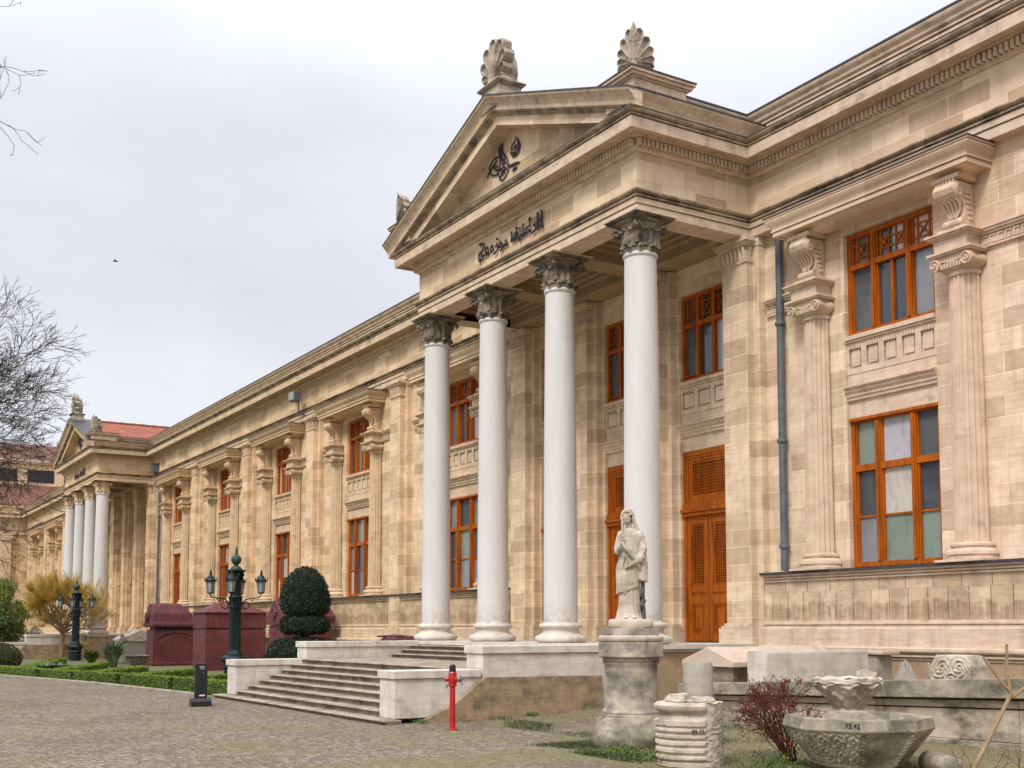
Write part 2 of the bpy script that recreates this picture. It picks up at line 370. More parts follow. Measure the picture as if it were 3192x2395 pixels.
def cobble():
    m, t, b = newmat('cobbled_paving', .85)
    geo = t.nodes.new('ShaderNodeNewGeometry'); pos = geo.outputs['Position']
    wv = vscale(t, pos, (1, 1, 1))
    wn = nd(t, 'ShaderNodeTexNoise', Scale=2.5); t.links.new(pos, wn.inputs[0])
    vm = t.nodes.new('ShaderNodeVectorMath'); vm.operation = 'MULTIPLY_ADD'; vm.inputs[1].default_value = (.09,.09,0)
    t.links.new(wn.outputs['Color'], vm.inputs[0]); t.links.new(pos, vm.inputs[2])
    vo = nd(t, 'ShaderNodeTexVoronoi', feature='DISTANCE_TO_EDGE', Scale=10.5, Randomness=.6); t.links.new(vm.outputs[0], vo.inputs[0])
    vc = nd(t, 'ShaderNodeTexVoronoi', feature='F1', Scale=10.5, Randomness=.6); t.links.new(vm.outputs[0], vc.inputs[0])
    sv = t.nodes.new('ShaderNodeSeparateColor'); t.links.new(vc.outputs['Color'], sv.inputs[0])
    c = mixc(t, (.30,.237,.178), (.125,.098,.073), ramp(t, sv.outputs[0], .0, 1.))
    c = mixc(t, c, (.33,.27,.22), ramp(t, noise(t, pos, 30, 3), .6, .8, 0, .5))
    c = mixc(t, c, (.72,.68,.60), ramp(t, noise(t, pos, .35, 4), .45, .62, 0, .6), 'MULTIPLY')
    gap = ramp(t, vo.outputs['Distance'], .0, .055)
    moss = noise(t, pos, .6, 6, .65)
    s = t.nodes.new('ShaderNodeSeparateXYZ'); t.links.new(pos, s.inputs[0])
    near = math_(t, 'ADD', math_(t, 'MULTIPLY', ramp(t, s.outputs[0], -26, -14, .0, .17), ramp(t, s.outputs[1], 4.5, 9.5, .25, 1.0)), math_(t, 'MULTIPLY', ramp(t, s.outputs[0], -16, -12.5, .0, .12), ramp(t, s.outputs[1], 9.3, 10.2)))
    ms = math_(t, 'ADD', moss, near)
    jointc = mixc(t, (.07,.055,.042), (.07,.075,.022), ramp(t, ms, .45, .60))
    c = mixc(t, jointc, c, gap)
    c = mixc(t, c, (.17,.155,.055), ramp(t, ms, .57, .72, 0, .72))
    far = ramp(t, s.outputs[1], 8.7, 9.9)
    t.links.new(c, b.inputs['Base Color'])
    h = math_(t, 'ADD', math_(t,'MULTIPLY', gap, 1.0), math_(t,'MULTIPLY', noise(t, pos, 25, 4), .3))
    bump(t, b, h, .8, .025); return m
M['cobble'] = cobble()
def soil():
    m, t, b = newmat('mossy_soil', .95)
    geo = t.nodes.new('ShaderNodeNewGeometry'); pos = geo.outputs['Position']
    n = noise(t, pos, 1.3, 7, .7); n2 = noise(t, pos, 9, 6, .75)
    c = mixc(t, (.17,.14,.09), (.10,.13,.028), ramp(t, n, .42, .56)); c = mixc(t, c, (.26,.23,.17), ramp(t, n2, .58, .68, 0, .8))
    t.links.new(c, b.inputs['Base Color']); bump(t, b, n2, .8, .04); return m
M['soil'] = soil()
M['kerb'] = stone('kerb_stone', (.36,.31,.25), (.24,.21,.17), dirt=.5, warm=False, green=.5, bumps=.8)
TXT= [[(1.511,12.193),(1.518,11.766),(1.509,11.729)],[(1.422,12.033),(1.413,11.917)],[(1.324,12.192),(1.319,11.737)],[(1.474,11.839),(1.314,11.748)],[(1.554,11.805),(1.536,11.731)],[(1.216,11.986),(1.27,11.861),(1.215,11.768),(1.071,11.731)],[(1.144,11.899),(1.216,11.917)],[(0.999,12.133),(0.935,12.152),(0.944,12.099),(0.962,11.954),(0.815,11.947),(0.778,11.858)],[(0.907,11.87),(1.016,11.812),(0.649,11.816),(0.044,11.809)],[(0.649,12.088),(0.63,12.074)],[(0.612,12.039),(0.686,11.855),(0.63,11.76)],[(0.481,12.038),(0.556,11.853)],[(0.349,12.087),(0.292,12.079)],[(0.235,11.927),(0.33,12.001),(0.405,11.928),(0.292,11.89),(0.254,11.84)],[(0.063,12.06),(0.101,11.915),(0.063,11.824)],[(0.082,11.993),(0.197,11.836)],[(0.518,11.743),(0.443,11.729)],[(-0.208,11.934),(-0.111,11.812),(-0.267,11.837),(-0.208,11.934)],[(-0.13,11.797),(-0.345,11.807)],[(-0.504,11.967),(-0.365,11.844),(-0.523,11.806),(-0.543,11.906),(-0.424,11.903)],[(-0.365,11.834),(-0.385,11.766),(-0.483,11.711)],[(-0.643,12.112),(-0.673,12.058)],[(-0.663,11.971),(-0.613,11.852),(-0.663,11.762),(-0.813,11.72)],[(-0.743,11.9),(-0.643,11.892)],[(-0.925,11.984),(-0.844,11.855),(-0.996,11.803),(-0.986,11.916),(-0.925,11.984)],[(-1.171,12.011),(-1.108,11.845),(-1.253,11.875),(-1.274,11.977),(-1.171,12.011)],[(-1.108,11.813),(-1.335,11.824),(-1.481,11.714)],[(-1.609,12.201),(-1.504,12.192),(-1.545,12.118)],[(-1.504,12.203),(-1.378,12.145),(-1.357,12.054),(-1.503,11.935),(-1.492,11.846),(-1.419,11.847)],[(-1.545,11.979),(-1.629,11.905),(-1.628,11.744),(-1.565,11.705),(-1.544,11.807)]]
TUG= [[(-0.726,14.677),(-0.692,14.538),(-0.657,14.345)],[(-0.658,14.752),(-0.598,14.522),(-0.554,14.183)],[(-0.581,14.805),(-0.521,14.603),(-0.512,14.438),(-0.385,14.168)],[(-0.726,14.352),(-0.933,14.38),(-1.108,14.323),(-1.204,14.21),(-1.177,14.073),(-1.054,13.958),(-0.863,13.902),(-0.725,13.909)],[(-0.812,14.292),(-0.95,14.231),(-0.95,14.113),(-0.846,14.023),(-0.708,14.011)],[(-1.318,14.002),(-1.212,14.085),(-1.002,14.204)],[(-0.985,14.207),(-0.76,14.093)],[(-0.487,14.384),(-0.318,14.225),(-0.234,14.07),(-0.167,13.922),(0.048,13.9),(0.211,13.878),(0.341,13.842)],[(-0.453,14.219),(-0.318,14.064),(-0.217,13.904),(0.015,13.877),(0.211,13.852)],[(-0.692,14.466),(-0.623,14.207),(-0.657,13.994),(-0.725,13.882),(-0.656,13.715),(-0.486,13.648),(-0.334,13.713),(-0.201,13.818),(-0.318,13.912),(-0.486,13.908),(-0.554,13.797),(-0.622,13.937),(-0.453,14.013),(-0.554,14.093),(-0.385,14.079),(-0.521,14.216),(-0.589,14.375),(-0.486,14.069),(-0.351,13.951),(-0.486,13.818),(-0.69,13.78),(-0.385,13.837),(-0.622,14.027)],[(-0.002,13.732),(0.097,13.733),(0.048,13.768),(0.211,13.747)]]
EMB= [[(0.179,14.586),(0.114,14.566),(0.195,14.518),(0.015,14.443),(-0.051,14.396),(-0.035,14.301),(-0.101,14.245),(0.015,14.098),(0.211,14.072),(0.293,14.113),(0.341,14.218),(0.325,14.373),(0.277,14.514),(0.26,14.336),(0.277,14.084)],[(0.358,14.353),(0.358,14.212)],[(0.048,14.325),(0.179,14.374),(0.13,14.313),(0.244,14.236),(-0.018,14.295),(0.244,14.166),(-0.051,14.227),(0.179,14.136),(0.015,14.142)]]
# ------------------------------------------------------------------ setting: ground, paving, garden
def terrain_z(x, y):
    return .0
g = MB(); g.add([(-600,-300,-.02),(300,-300,-.02),(300,600,-.02),(-600,600,-.02)], [(0,1,2,3)])
tag(g.build('ground', M['soil'], loc=(0,0,0)), kind='structure')
g = MB(); g.add([(-130,-60,0),(40,-60,0),(40,9.3,0),(-12,9.8,0),(-15.5,10.6,0),(-20.3,11.7,0),(-30.3,9.6,0),(-30.7,9.12,0),(-39.2,8.15,0),(-47.4,6.5,0),(-62,3.2,0),(-130,-10,0)], [tuple(range(12))])
tag(g.build('courtyard_paving', M['cobble'], loc=(0,0,0)), kind='structure')
g = MB()
kp = [(-62,3.2),(-47.4,6.5),(-39.2,8.15),(-30.7,9.12)]
g.sweep([(-.0,-.02),(-.0,.07),(.02,.09),(.15,.09),(.17,.02)], [(x,y) for x,y in kp])
tag(g.build('kerb', M['kerb'], loc=(0,0,0), smooth=True), kind='structure')
# planted strip at the foot of the terrace wall, rising gently to the right
g = MB(); g.add([(-20.3,11.4,.004),(-15.5,10.3,.004),(-12,9.5,.004),(12,9.0,.004),(12,11.2,.03),(-12,11.2,.03),(-15.5,11.6,.03),(-20.3,12.2,.03),(12,14.4,.20),(-12,14.4,.18),(-15.5,14.4,.17),(-20.3,14.6,.16)], [(0,1,6,7),(1,2,5,6),(2,3,4,5),(7,6,10,11),(6,5,9,10),(5,4,8,9)])
tag(g.build('mossy_paving', M['cobble'], loc=(0,0,0)), kind='structure')
# low terrace behind the wall
g = MB(); g.add([(-17.2,14.2,.80),(12,14.2,.95),(12,18.6,1.0),(-17.2,18.6,.8)], [(0,1,2,3)])
tag(g.build('terrace', M['soil'], loc=(0,0,0)), kind='structure')

# ------------------------------------------------------------------ museum building
PX0, PX1, PXC = -30.52, -19.94, -25.23
DX2 = -54.47
FY, WY, WALL = 15.4, 18.74, 19.0
B = thing('museum_building', (PXC, WY, 0), 'long pale limestone museum with two white columned porticos and orange wooden windows', 'museum')
path = [(14,WY),(PX1,WY),(PX1,FY),(PX0,FY),(PX0,WY),(PX1+DX2,WY),(PX1+DX2,FY),(PX0+DX2,FY),(PX0+DX2,WY),(-122.2,WY)]
MB().sweep([(-.62,10.98),(0,10.98),(0,11.17),(-.03,11.17),(-.03,11.19),(.03,11.19),(.03,11.31),(-.62,11.31)], path).build('architrave', M['trim'], B)
MB().sweep([(-.62,11.311),(.0,11.311),(.0,11.335),(.07,11.335),(.07,11.375),(.03,11.375),(.03,11.40),(.11,11.42),(.14,11.44),(.14,11.47),(-.62,11.47)], path).build('architrave_crown', M['soot'], B)
MB().sweep([(-.8,11.472),(0,11.472),(0,12.35),(-.8,12.35)], path).build('frieze', M['frieze'], B)
MB().sweep([(-.8,12.352),(.04,12.352),(.06,12.39),(.09,12.42),(.09,12.60),(.24,12.605),(.26,12.66),(.50,12.68),(.50,12.60),(.56,12.60),(.56,12.84),(-.8,12.84)], path).build('cornice', M['cornice'], B)
MB().sweep([(-.8,12.841),(.50,12.841),(.50,12.865),(.585,12.87),(.585,12.905),(.54,12.91),(.54,12.93),(.63,12.955),(.66,12.98),(.66,13.0),(-.8,13.0)], path).build('cornice_crown', M['soot'], B)
MB().sweep([(-.3,13.002),(.665,13.002),(.665,13.03),(-.3,13.06)], path).build('cornice_flashing', M['lead'], B)
crl = MB()
for d_, za, zb_ in ((.014,11.313,11.333),(.045,11.377,11.398),(.525,12.8425,12.863),(.555,12.9085,12.928),(-.012,11.172,11.188)): crl.sweep([(-.5,za),(d_,za),(d_,zb_),(-.5,zb_)], path)
crl.build('groove_shade_line', M['crust_shade'], B)  # dark strips deepen the groove shade by colour, besides real soot
d = MB()
for i in range(len(path)-1):
    a, b = Vector(path[i]), Vector(path[i+1]); dr = (b-a).normalized(); nrm = Vector((-dr.y, dr.x))
    if abs(dr.x) > .5: s0, s1 = (a.x, b.x)
    ln = (b-a).length; n = int((ln + .2) / .118); off = (ln - (n-1)*.118)/2
    for k in range(n):
        c = a + dr*(off + k*.118) + nrm*.15; e = .037
        hx, hy = (e, .068) if abs(dr.x) > .5 else (.068, e)
        d.box(c.x-hx, c.x+hx, c.y-hy, c.y+hy, 12.43, 12.585)
d.build('dentil_course', M['trim'], B)
MB().sweep([(-.3,12.432),(.093,12.432),(.093,12.598),(-.3,12.598)], path).build('dentil_ground_shade', M['gap'], B)  # dark band painted in for the shade between the dentils
for pp in ([(14,WY),(PX1,WY),(PX1,15.95)], [(PX0,15.95),(PX0,WY),(PX1+DX2,WY),(PX1+DX2,15.95)], [(PX0+DX2,15.95),(PX0+DX2,WY),(-122.2,WY)]):
    MB().sweep([(-.9,13.05),(.22,13.05),(.22,13.37),(.18,13.37),(.18,13.395),(.25,13.40),(.25,13.44),(.22,13.445),(.22,13.46),(.29,13.5),(.30,13.56),(.36,13.62),(.38,13.66),(.38,13.70),(-.9,13.72)], pp).build('parapet', M['cornice'], B)
    MB().sweep([(-.2,13.372),(.197,13.372),(.197,13.393),(-.2,13.393)], pp).build('groove_shade_line', M['crust_shade'], B)  # painted groove shade under the parapet moulding, with some soot
    MB().sweep([(-.9,13.722),(.40,13.705),(.40,13.745),(-.9,13.78)], pp).build('parapet_flashing', M['lead'], B)
g = MB(); g.add([(14,19.2,13.4),(-122,19.2,13.4),(-122,33,15.2),(14,33,15.2)], [(0,1,2,3)]); g.box(-122,14,33,33.4,0,15.2)
g.build('roof', M['tile'], B)

# wall with window and door openings
BAYS = [-16.15, -34.4, -43.0, -51.5, -60.2, -69.1, -89.6, -98.3, -107, -115.6]
BAYX = [-7.4]
DOORS = [PXC-3.26, PXC, PXC+3.26]
ops = sorted([(c-1.17, c+1.17, 3.06) for c in BAYS + BAYX] + [(c-.9, c+.9, 1.3) for c in DOORS] + [(c+DX2-.9, c+DX2+.9, 1.3) for c in DOORS])
wm = MB(); x = -122.0
for a, b, z in ops:
    wm.box(x, a, WALL, 19.6, -.2, 11.0); wm.box(a, b, WALL, 19.6, 10.3, 11.0); wm.box(a, b, WALL, 19.6, -.2, z); x = b
wm.box(x, 14, WALL, 19.6, -.2, 11.0)
wm.build('wall', M['wall'], B)
MB().box(-122, 14, 19.62, 19.8, 0, 11).build('interior_backing', M['black'], B)

segs = [[(14,WY),(-19.62,WY)], [(-30.85,WY),(-74.05,WY)], [(-85.35,WY),(-122.2,WY)]]
def slabmat(name, w_, h_, off, mo, stain=None):
    m = stone(name, (.64,.53,.41), (.50,.41,.31), brick=(w_, h_), mortar=mo, dirt=.75, dirtcol=(.30,.235,.18), streak=.9, off=off, stain=stain)
    return m
M['slab'] = slabmat('upright_dado_slabs', .47, 9.0, 3.0, (.38,.33,.28), (1.97, 2.36))
M['blk'] = slabmat('dado_top_blocks', .66, 9.0, 3.0, (.38,.33,.28))
for sg in segs:
    MB().sweep([(-.5,-.3),(.20,-.3),(.20,1.18),(-.5,1.18)], sg).build('basement_wall', M['rough'], B)
    MB().sweep([(-.5,1.182),(.22,1.182),(.24,1.22),(.19,1.225),(.19,1.245),(.27,1.25),(.27,1.29),(.22,1.295),(.22,1.315),(.31,1.33),(.33,1.36),(.33,1.41),(.24,1.44),(-.5,1.44)], sg).build('basement_moulding', M['trim'], B)
    MB().sweep([(-.5,1.442),(.16,1.442),(.16,1.80),(.13,1.82),(.13,1.855),(.06,1.86),(.06,1.88),(.10,1.89),(.10,1.92),(.04,1.925),(.04,1.97),(-.5,1.97)], sg).build('base_course', M['dado'], B)
    MB().sweep([(-.5,1.972),(.02,1.972),(.02,2.60),(-.5,2.60)], sg).build('dado_slabs', M['slab'], B)
    MB().sweep([(-.5,2.602),(.02,2.602),(.02,2.84),(-.5,2.84)], sg).build('dado_blocks', M['blk'], B)
    MB().sweep([(-.5,2.842),(.07,2.842),(.07,2.875),(.03,2.88),(.03,2.895),(.10,2.90),(.10,2.93),(.06,2.935),(.06,2.95),(.15,2.97),(.15,2.998),(-.5,3.0)], sg).build('dado_moulding', M['trim'], B)
    MB().sweep([(-.5,3.002),(.19,3.002),(.19,3.055),(-.5,3.10)], sg).build('ledge', M['lead'], B)

M['acro'] = stone('grey_weathered_carving', (.50,.43,.34), (.33,.28,.22), dirt=.8, dirtcol=(.05,.045,.035), streak=.6, warm=False, bumps=.6)
# ---- one window bay
bc = BAYS[0]
def bars(x0, x1, z0, z1, y0=19.10, y1=19.17):
    m = MB(); m.box(x0, x1, y0, y1, z0, z1); return m
def window(lower):
    m = MB(); hw = 1.17; y0, y1 = 19.11, 19.24
    z0, z1 = (3.10, 6.27) if lower else (8.06, 10.29)
    f = .10
    m.box(bc-hw, bc-hw+f, y0, y1, z0, z1); m.box(bc+hw-f, bc+hw, y0, y1, z0, z1)
    m.box(bc-hw+f, bc+hw-f, y0, y1, z0, z0+.10); m.box(bc-hw+f, bc+hw-f, y0, y1, z1-.09, z1)
    for sx in (-.46, .46):                                  # main mullions with a raised fillet
        m.box(bc+sx-.065, bc+sx+.065, y0-.01, y1, z0+.10, z1-.09); m.box(bc+sx-.028, bc+sx+.028, y0-.04, y0-.012, z0+.12, z1-.11)
    ys = y0+.03
    lights = [(bc-hw+f, bc-.525), (bc-.395, bc+.395), (bc+.525, bc+hw-f)]
    if lower:
        for a, b in lights:
            m.box(a, b, y0+.005, y1, 5.13, 5.27); m.box(a, b, ys+.02, y1, 4.14, 4.18)
            m.box(a, a+.035, ys, y1, z0+.10, z1-.09); m.box(b-.035, b, ys, y1, z0+.10, z1-.09)
        m.box(bc-hw-.02, bc+hw+.02, 19.04, 19.11, z1-.06, z1+.002)
    else:
        m.box(bc-hw+f, bc+hw-f, y0-.02, y1, 9.50, 9.62); m.box(bc-.03, bc+.03, ys, y1, z0+.10, 9.50)
        for a, b in lights:
            m.box(a, a+.035, ys, y1, z0+.10, z1-.09); m.box(b-.035, b, ys, y1, z0+.10, z1-.09)
    o = m.build('window', M['wood'], B)
    if not lower:
        m = MB()
        for a, b in lights:
            n = 2 if b - a > .7 else 1; w_ = (b - a) / n
            for k in range(n):
                a0, b0 = a + k*w_, a + (k+1)*w_
                t = .019; za, zb = 9.62, 10.20; xc, zc = (a0+b0)/2, (za+zb)/2; q = min(w_, zb-za)*.27
                for xx in (xc-q, xc+q): m.box(xx-t, xx+t, ys+.03, ys+.06, za, zb)
                for z_ in (zc-q, zc+q): m.box(a0, b0, ys+.032, ys+.062, z_-t, z_+t)
                for sg_ in (-1, 1):
                    m.add([(xc-q-t, ys+.02, zc-sg_*q), (xc-q+t, ys+.02, zc-sg_*q), (xc+q+t, ys+.02, zc+sg_*q), (xc+q-t, ys+.02, zc+sg_*q),
                           (xc-q-t, ys+.05, zc-sg_*q), (xc-q+t, ys+.05, zc-sg_*q), (xc+q+t, ys+.05, zc+sg_*q), (xc+q-t, ys+.05, zc+sg_*q)],
                          [(0,1,2,3),(4,7,6,5),(0,4,5,1),(1,5,6,2),(2,6,7,3),(3,7,4,0)])
                m.box(xc-.045, xc+.045, ys+.012, ys+.055, zc-.045, zc+.045)
        m.build('lattice', M['wood'], o)
    m = MB(); rows = ((z0+.02,4.155),(4.165,5.19),(5.21,z1-.02)) if lower else ((z0+.02,9.55),(9.57,z1-.02))
    for a, b in ((bc-hw+.02,bc-.47),(bc-.45,bc+.45) if lower else (bc-.45,bc-.005),(bc+.47,bc+hw-.02)) + (() if lower else ((bc+.005,bc+.45),)):
        for za, zb_ in rows: m.box(a, b, 19.20, 19.215, za, zb_)
    m.build('pane', M['glass'], o)
    return o
def spandrel(c=None, hw=1.17, y=19.06, parent=None, name='spandrel_panel', n=5):
    c = bc if c is None else c; m = MB()
    m.box(c-hw, c+hw, y+.03, 19.55, 6.28, 8.05)                                  # backing wall
    m.box(c-hw, c+hw, y-.12, y+.03, 7.96, 8.05); m.box(c-hw, c+hw, y-.08, y+.03, 7.91, 7.955)
    w_ = 2*hw/n
    for k in range(n+1):                                                        # frame strips round the small panels
        xx = c-hw + k*w_; m.box(max(xx-.07, c-hw), min(xx+.07, c+hw), y-.03, y+.028, 7.22, 7.908)
    m.box(c-hw, c+hw, y-.032, y+.026, 7.80, 7.906)
    for k in range(n):
        xc = c-hw + (k+.5)*w_; a = w_/2-.07
        m.box(xc-a+.045, xc+a-.045, y-.012, y+.028, 7.40, 7.735)
        m.box(xc-a+.0, xc+a-.0, y-.028, y+.026, 7.22, 7.345)
        for q in range(5):                                                      # leaf crest
            xx = xc - a + (q+.5)*2*a/5; m.box(xx-.018, xx+.018, y-.065, y-.02, 7.765, 7.84 + .02*(q%2))
    m.box(c-hw, c+hw, y-.015, y+.028, 6.95, 7.218)
    o = m.build(name, M['trim'], parent or B)
    m = MB(); pts = [(y+.03,6.66),(y-.03,6.66),(y-.04,6.72),(y-.07,6.74),(y-.07,6.78),(y-.12,6.84),(y-.12,6.87),(y-.18,6.92),(y-.18,6.949),(y+.03,6.949)]
    m.ext_x(pts, c-hw, c+hw); m.build('string_moulding', M['trim'], o)
    return o
def spiral(cx, cy, cz, r0, turns, sgn, seg=26, plane='xz', rr=None):
    pts = []; rad = []
    for i in range(seg+1):
        t = i/seg; a = -math.pi/2*1 + sgn*turns*2*math.pi*t; r = r0*(1-t)**1.1 + .012
        dx, dz = r*math.cos(a), r*math.sin(a)
        pts.append((cx+dx, cy - .03*t, cz+dz) if plane == 'xz' else (cx - .03*t, cy+dx, cz+dz)); rad.append((rr or r0*.20)*(1-.55*t))
    return pts, rad
def half_column(sx):
    x = bc + sx*1.92; y = WALL-.02
    prof = [(.36,3.42)] + [(.36 - .045*((z-3.42)/5.2)**1.4, z) for z in (4.4,5.4,6.4,7.4,8.2,8.56)]
    m = MB(); m.lathe(prof, (x,y,0), 96, 180, 360, flute=.03, nfl=20)
    m.lathe([(.345,8.56),(.35,8.60),(.34,8.64),(.32,8.66)], (x,y,0), 24, 180, 360)
    o = m.build('half_column', M['carved'], B, smooth=True, angle=25)
    m = MB(); m.lathe([(.50,3.07),(.50,3.14),(.50,3.15),(.53,3.19),(.52,3.25),(.47,3.28),(.42,3.31),(.42,3.33),(.45,3.35),(.45,3.39),(.40,3.41),(.37,3.42)], (x,y,0), 32, 180, 360)
    m.box(x-.54, x+.54, y-.5, y, 3.056, 3.10); m.build('column_base', M['trim'], o, smooth=True)
    m = MB(); m.lathe([(.33,8.66),(.40,8.72),(.42,8.78),(.36,8.80)], (x,y,0), 24, 180, 360)
    m.ext_y([(x-.38,8.80),(x-.36,8.86),(x,8.80),(x+.36,8.86),(x+.38,8.80),(x+.38,8.95),(x-.38,8.95)], y-.44, y)
    for s_ in (-1, 1):
        cx = x + s_*.36
        i0 = len(m.v); m.lathe([(.115,-.0),(.125,.03),(.085,.2),(.085,.26),(.125,.42),(.115,.46)], (0,0,0), 18)
        m.xf(Matrix.Translation((cx, y-.47, 8.81)) @ Matrix.Rotation(R(-90), 4, 'X') , i0)
        p, r = spiral(cx, y-.475, 8.81, .115, 1.7, -s_); m.tube(p, r, 5)
    m.box(x-.47, x+.47, y-.50, y, 8.952, 8.985); m.box(x-.50, x+.50, y-.53, y, 8.986, 9.03)
    for q in range(-3, 4): m.box(x+q*.07-.02, x+q*.07+.02, y-.46, y-.40, 8.70, 8.80)
    m.build('ionic_capital', M['carved'], o, smooth=True, angle=40)
    m = MB(); m.box(x-.37, x+.37, y-.45, y, 9.032, 9.27)
    for dd, za, zb in ((.05,9.272,9.30),(.09,9.302,9.34),(.13,9.342,9.375)): m.box(x-.37-dd, x+.37+dd, y-.45-dd, y, za, zb)
    m.box(x-.32, x+.32, y-.42, y, 9.377, 9.47)
    m.build('entablature_block', M['trim'], B)
    # console bracket
    m = MB(); S = [(y,9.47),(y-.34,9.47),(y-.38,9.52),(y-.40,9.58),(y-.36,9.64),(y-.27,9.68),(y-.25,9.78),(y-.28,9.90),(y-.38,9.98),(y-.48,10.02),(y-.60,10.08),(y-.64,10.18),(y-.60,10.28),(y-.5,10.34),(y,10.34)]
    m.ext_x(S, x-.21, x+.21)
    def roll(cy, cz, r, w_):
        i0 = len(m.v); m.lathe([(r*.2,-w_-.02),(r*.85,-w_-.01),(r,-w_+.01),(r,-w_*.45),(r*.8,-.05),(r*.95,-.03),(r*.95,.03),(r*.8,.05),(r,w_*.45),(r,w_-.01),(r*.85,w_+.01),(r*.2,w_+.02)], (0,0,0), 20)
        m.xf(Matrix.Translation((x, cy, cz)) @ Matrix.Rotation(R(90), 4, 'Y'), i0)
        p, rr = spiral(0, 0, 0, r*.72, 1.5, 1); i0 = len(m.v); m.tube(p, rr, 5); m.xf(Matrix.Translation((x+w_+.01, cy, cz)) @ Matrix.Rotation(R(90), 4, 'Z'), i0)
    roll(y-.48, 10.17, .145, .245); roll(y-.33, 9.565, .078, .205)
    for q in range(5):                                                       # acanthus ribs on the throat
        xx = x + (q-2)*.088; m.tube([(xx*.35+x*.65, y-.34, 9.66), (xx*.8+x*.2, y-.31, 9.80), (xx, y-.37, 9.94), (xx, y-.47, 10.0), (xx, y-.49, 9.96)], [.02,.03,.035,.03,.012], 5)
    for q in range(6): m.box(x-.22+q*.076, x-.22+q*.076+.05, y-.56, y-.48, 10.30, 10.37)
    m.box(x-.31, x+.31, y-.58, y, 10.372, 10.45)
    for s_ in (-1, 1):
        for q in range(6): m.box(x+s_*.21-.03*(s_<0), x+s_*.21+.03*(s_>0), y-.16-.03*q, y-.06-.01*q, 9.62+q*.10, 9.68+q*.10)
    m.build('console', M['carved'], B, smooth=True, angle=40)
    return o
def hood():
    m = MB(); pr = [(-.9,10.452),(.02,10.452),(.02,10.50),(.05,10.53),(.28,10.56),(.28,10.53),(.34,10.53),(.34,10.61),(.31,10.61),(.31,10.63),(.37,10.635),(.37,10.67),(.35,10.68),(.37,10.73),(.43,10.80),(.465,10.86),(.465,10.885),(.44,10.89),(.44,10.90),(.48,10.91),(.48,10.945),(-.9,10.945)]
    m.sweep(pr, [(bc+2.2, 19.0), (bc+2.2, 18.6), (bc-2.2, 18.6), (bc-2.2, 19.0)])
    o = m.build('window_hood', M['smooth'], B)
    m = MB(); m.sweep([(-.4,10.947),(.50,10.947),(.50,10.965),(-.4,10.975)], [(bc+2.2,18.9),(bc+2.2,18.6),(bc-2.2,18.6),(bc-2.2,18.9)]); m.build('flashing', M['lead'], o)
    return o
def strings(xs):
    m = MB()
    for a, b in xs:
        for y0, za, zb in ((18.93,9.02,9.05),(18.95,9.05,9.26),(18.90,9.262,9.31),(18.86,9.312,9.36),(18.83,9.362,9.40)): m.box(a, b, y0, WALL+.1, za, zb)
        n = int((b-a)/.16)
        for k in range(n):
            x0 = a + (b-a)*(k+.1)/n; w_ = (b-a)/n*.8
            m.box(x0, x0+w_, 18.925, 18.95, 9.21, 9.235); m.box(x0, x0+.025, 18.924, 18.95, 9.08, 9.209)
            m.box(x0+w_*.4, x0+w_, 18.926, 18.95, 9.075, 9.10); m.box(x0+w_*.7, x0+w_*.7+.025, 18.924, 18.95, 9.101, 9.17)
    return m.build('meander_band', M['trim'], B)
parts = [window(True), window(False), spandrel(), hood()]
n0 = set(o.name for o in B.children)
for sx in (-1, 1): half_column(sx)
parts += [o for o in B.children if o.name not in n0]
parts.append(strings([(bc-3.5, bc-2.3)])); parts.append(strings([(bc+2.3, bc+3.5)]))
for c in BAYS[1:] + BAYX:
    for p in parts: copy_tree(p, (c-bc, 0, 0))

# ---- pilasters
def leafband(m, x, hw, y, z0, z1, side=True):
    n = 6
    for k in range(n):
        xc = x - hw + (k+.5)*2*hw/n; a = hw/n*.82
        m.add([(xc-a*.4,y,z0),(xc+a*.4,y,z0),(xc+a,y-.02,z0+(z1-z0)*.55),(xc+a*.7,y-.065,z1),(xc-a*.7,y-.065,z1),(xc-a,y-.02,z0+(z1-z0)*.55),(xc,y-.055,z0+(z1-z0)*.5),(xc,y-.03,z0)],
              [(0,7,6,5),(7,1,2,6),(5,6,4),(6,2,3),(6,3,4),(4,3,2,5)])
    if side:
        for s_ in (1,):
            for k in range(2):
                yc = y + .08 + k*.14; xx = x + s_*hw
                m.add([(xx,yc-.04,z0),(xx,yc+.04,z0),(xx+.02,yc+.07,z0+(z1-z0)*.55),(xx+.065,yc+.05,z1),(xx+.065,yc-.05,z1),(xx+.02,yc-.07,z0+(z1-z0)*.55)], [(0,1,2,3,4,5)])
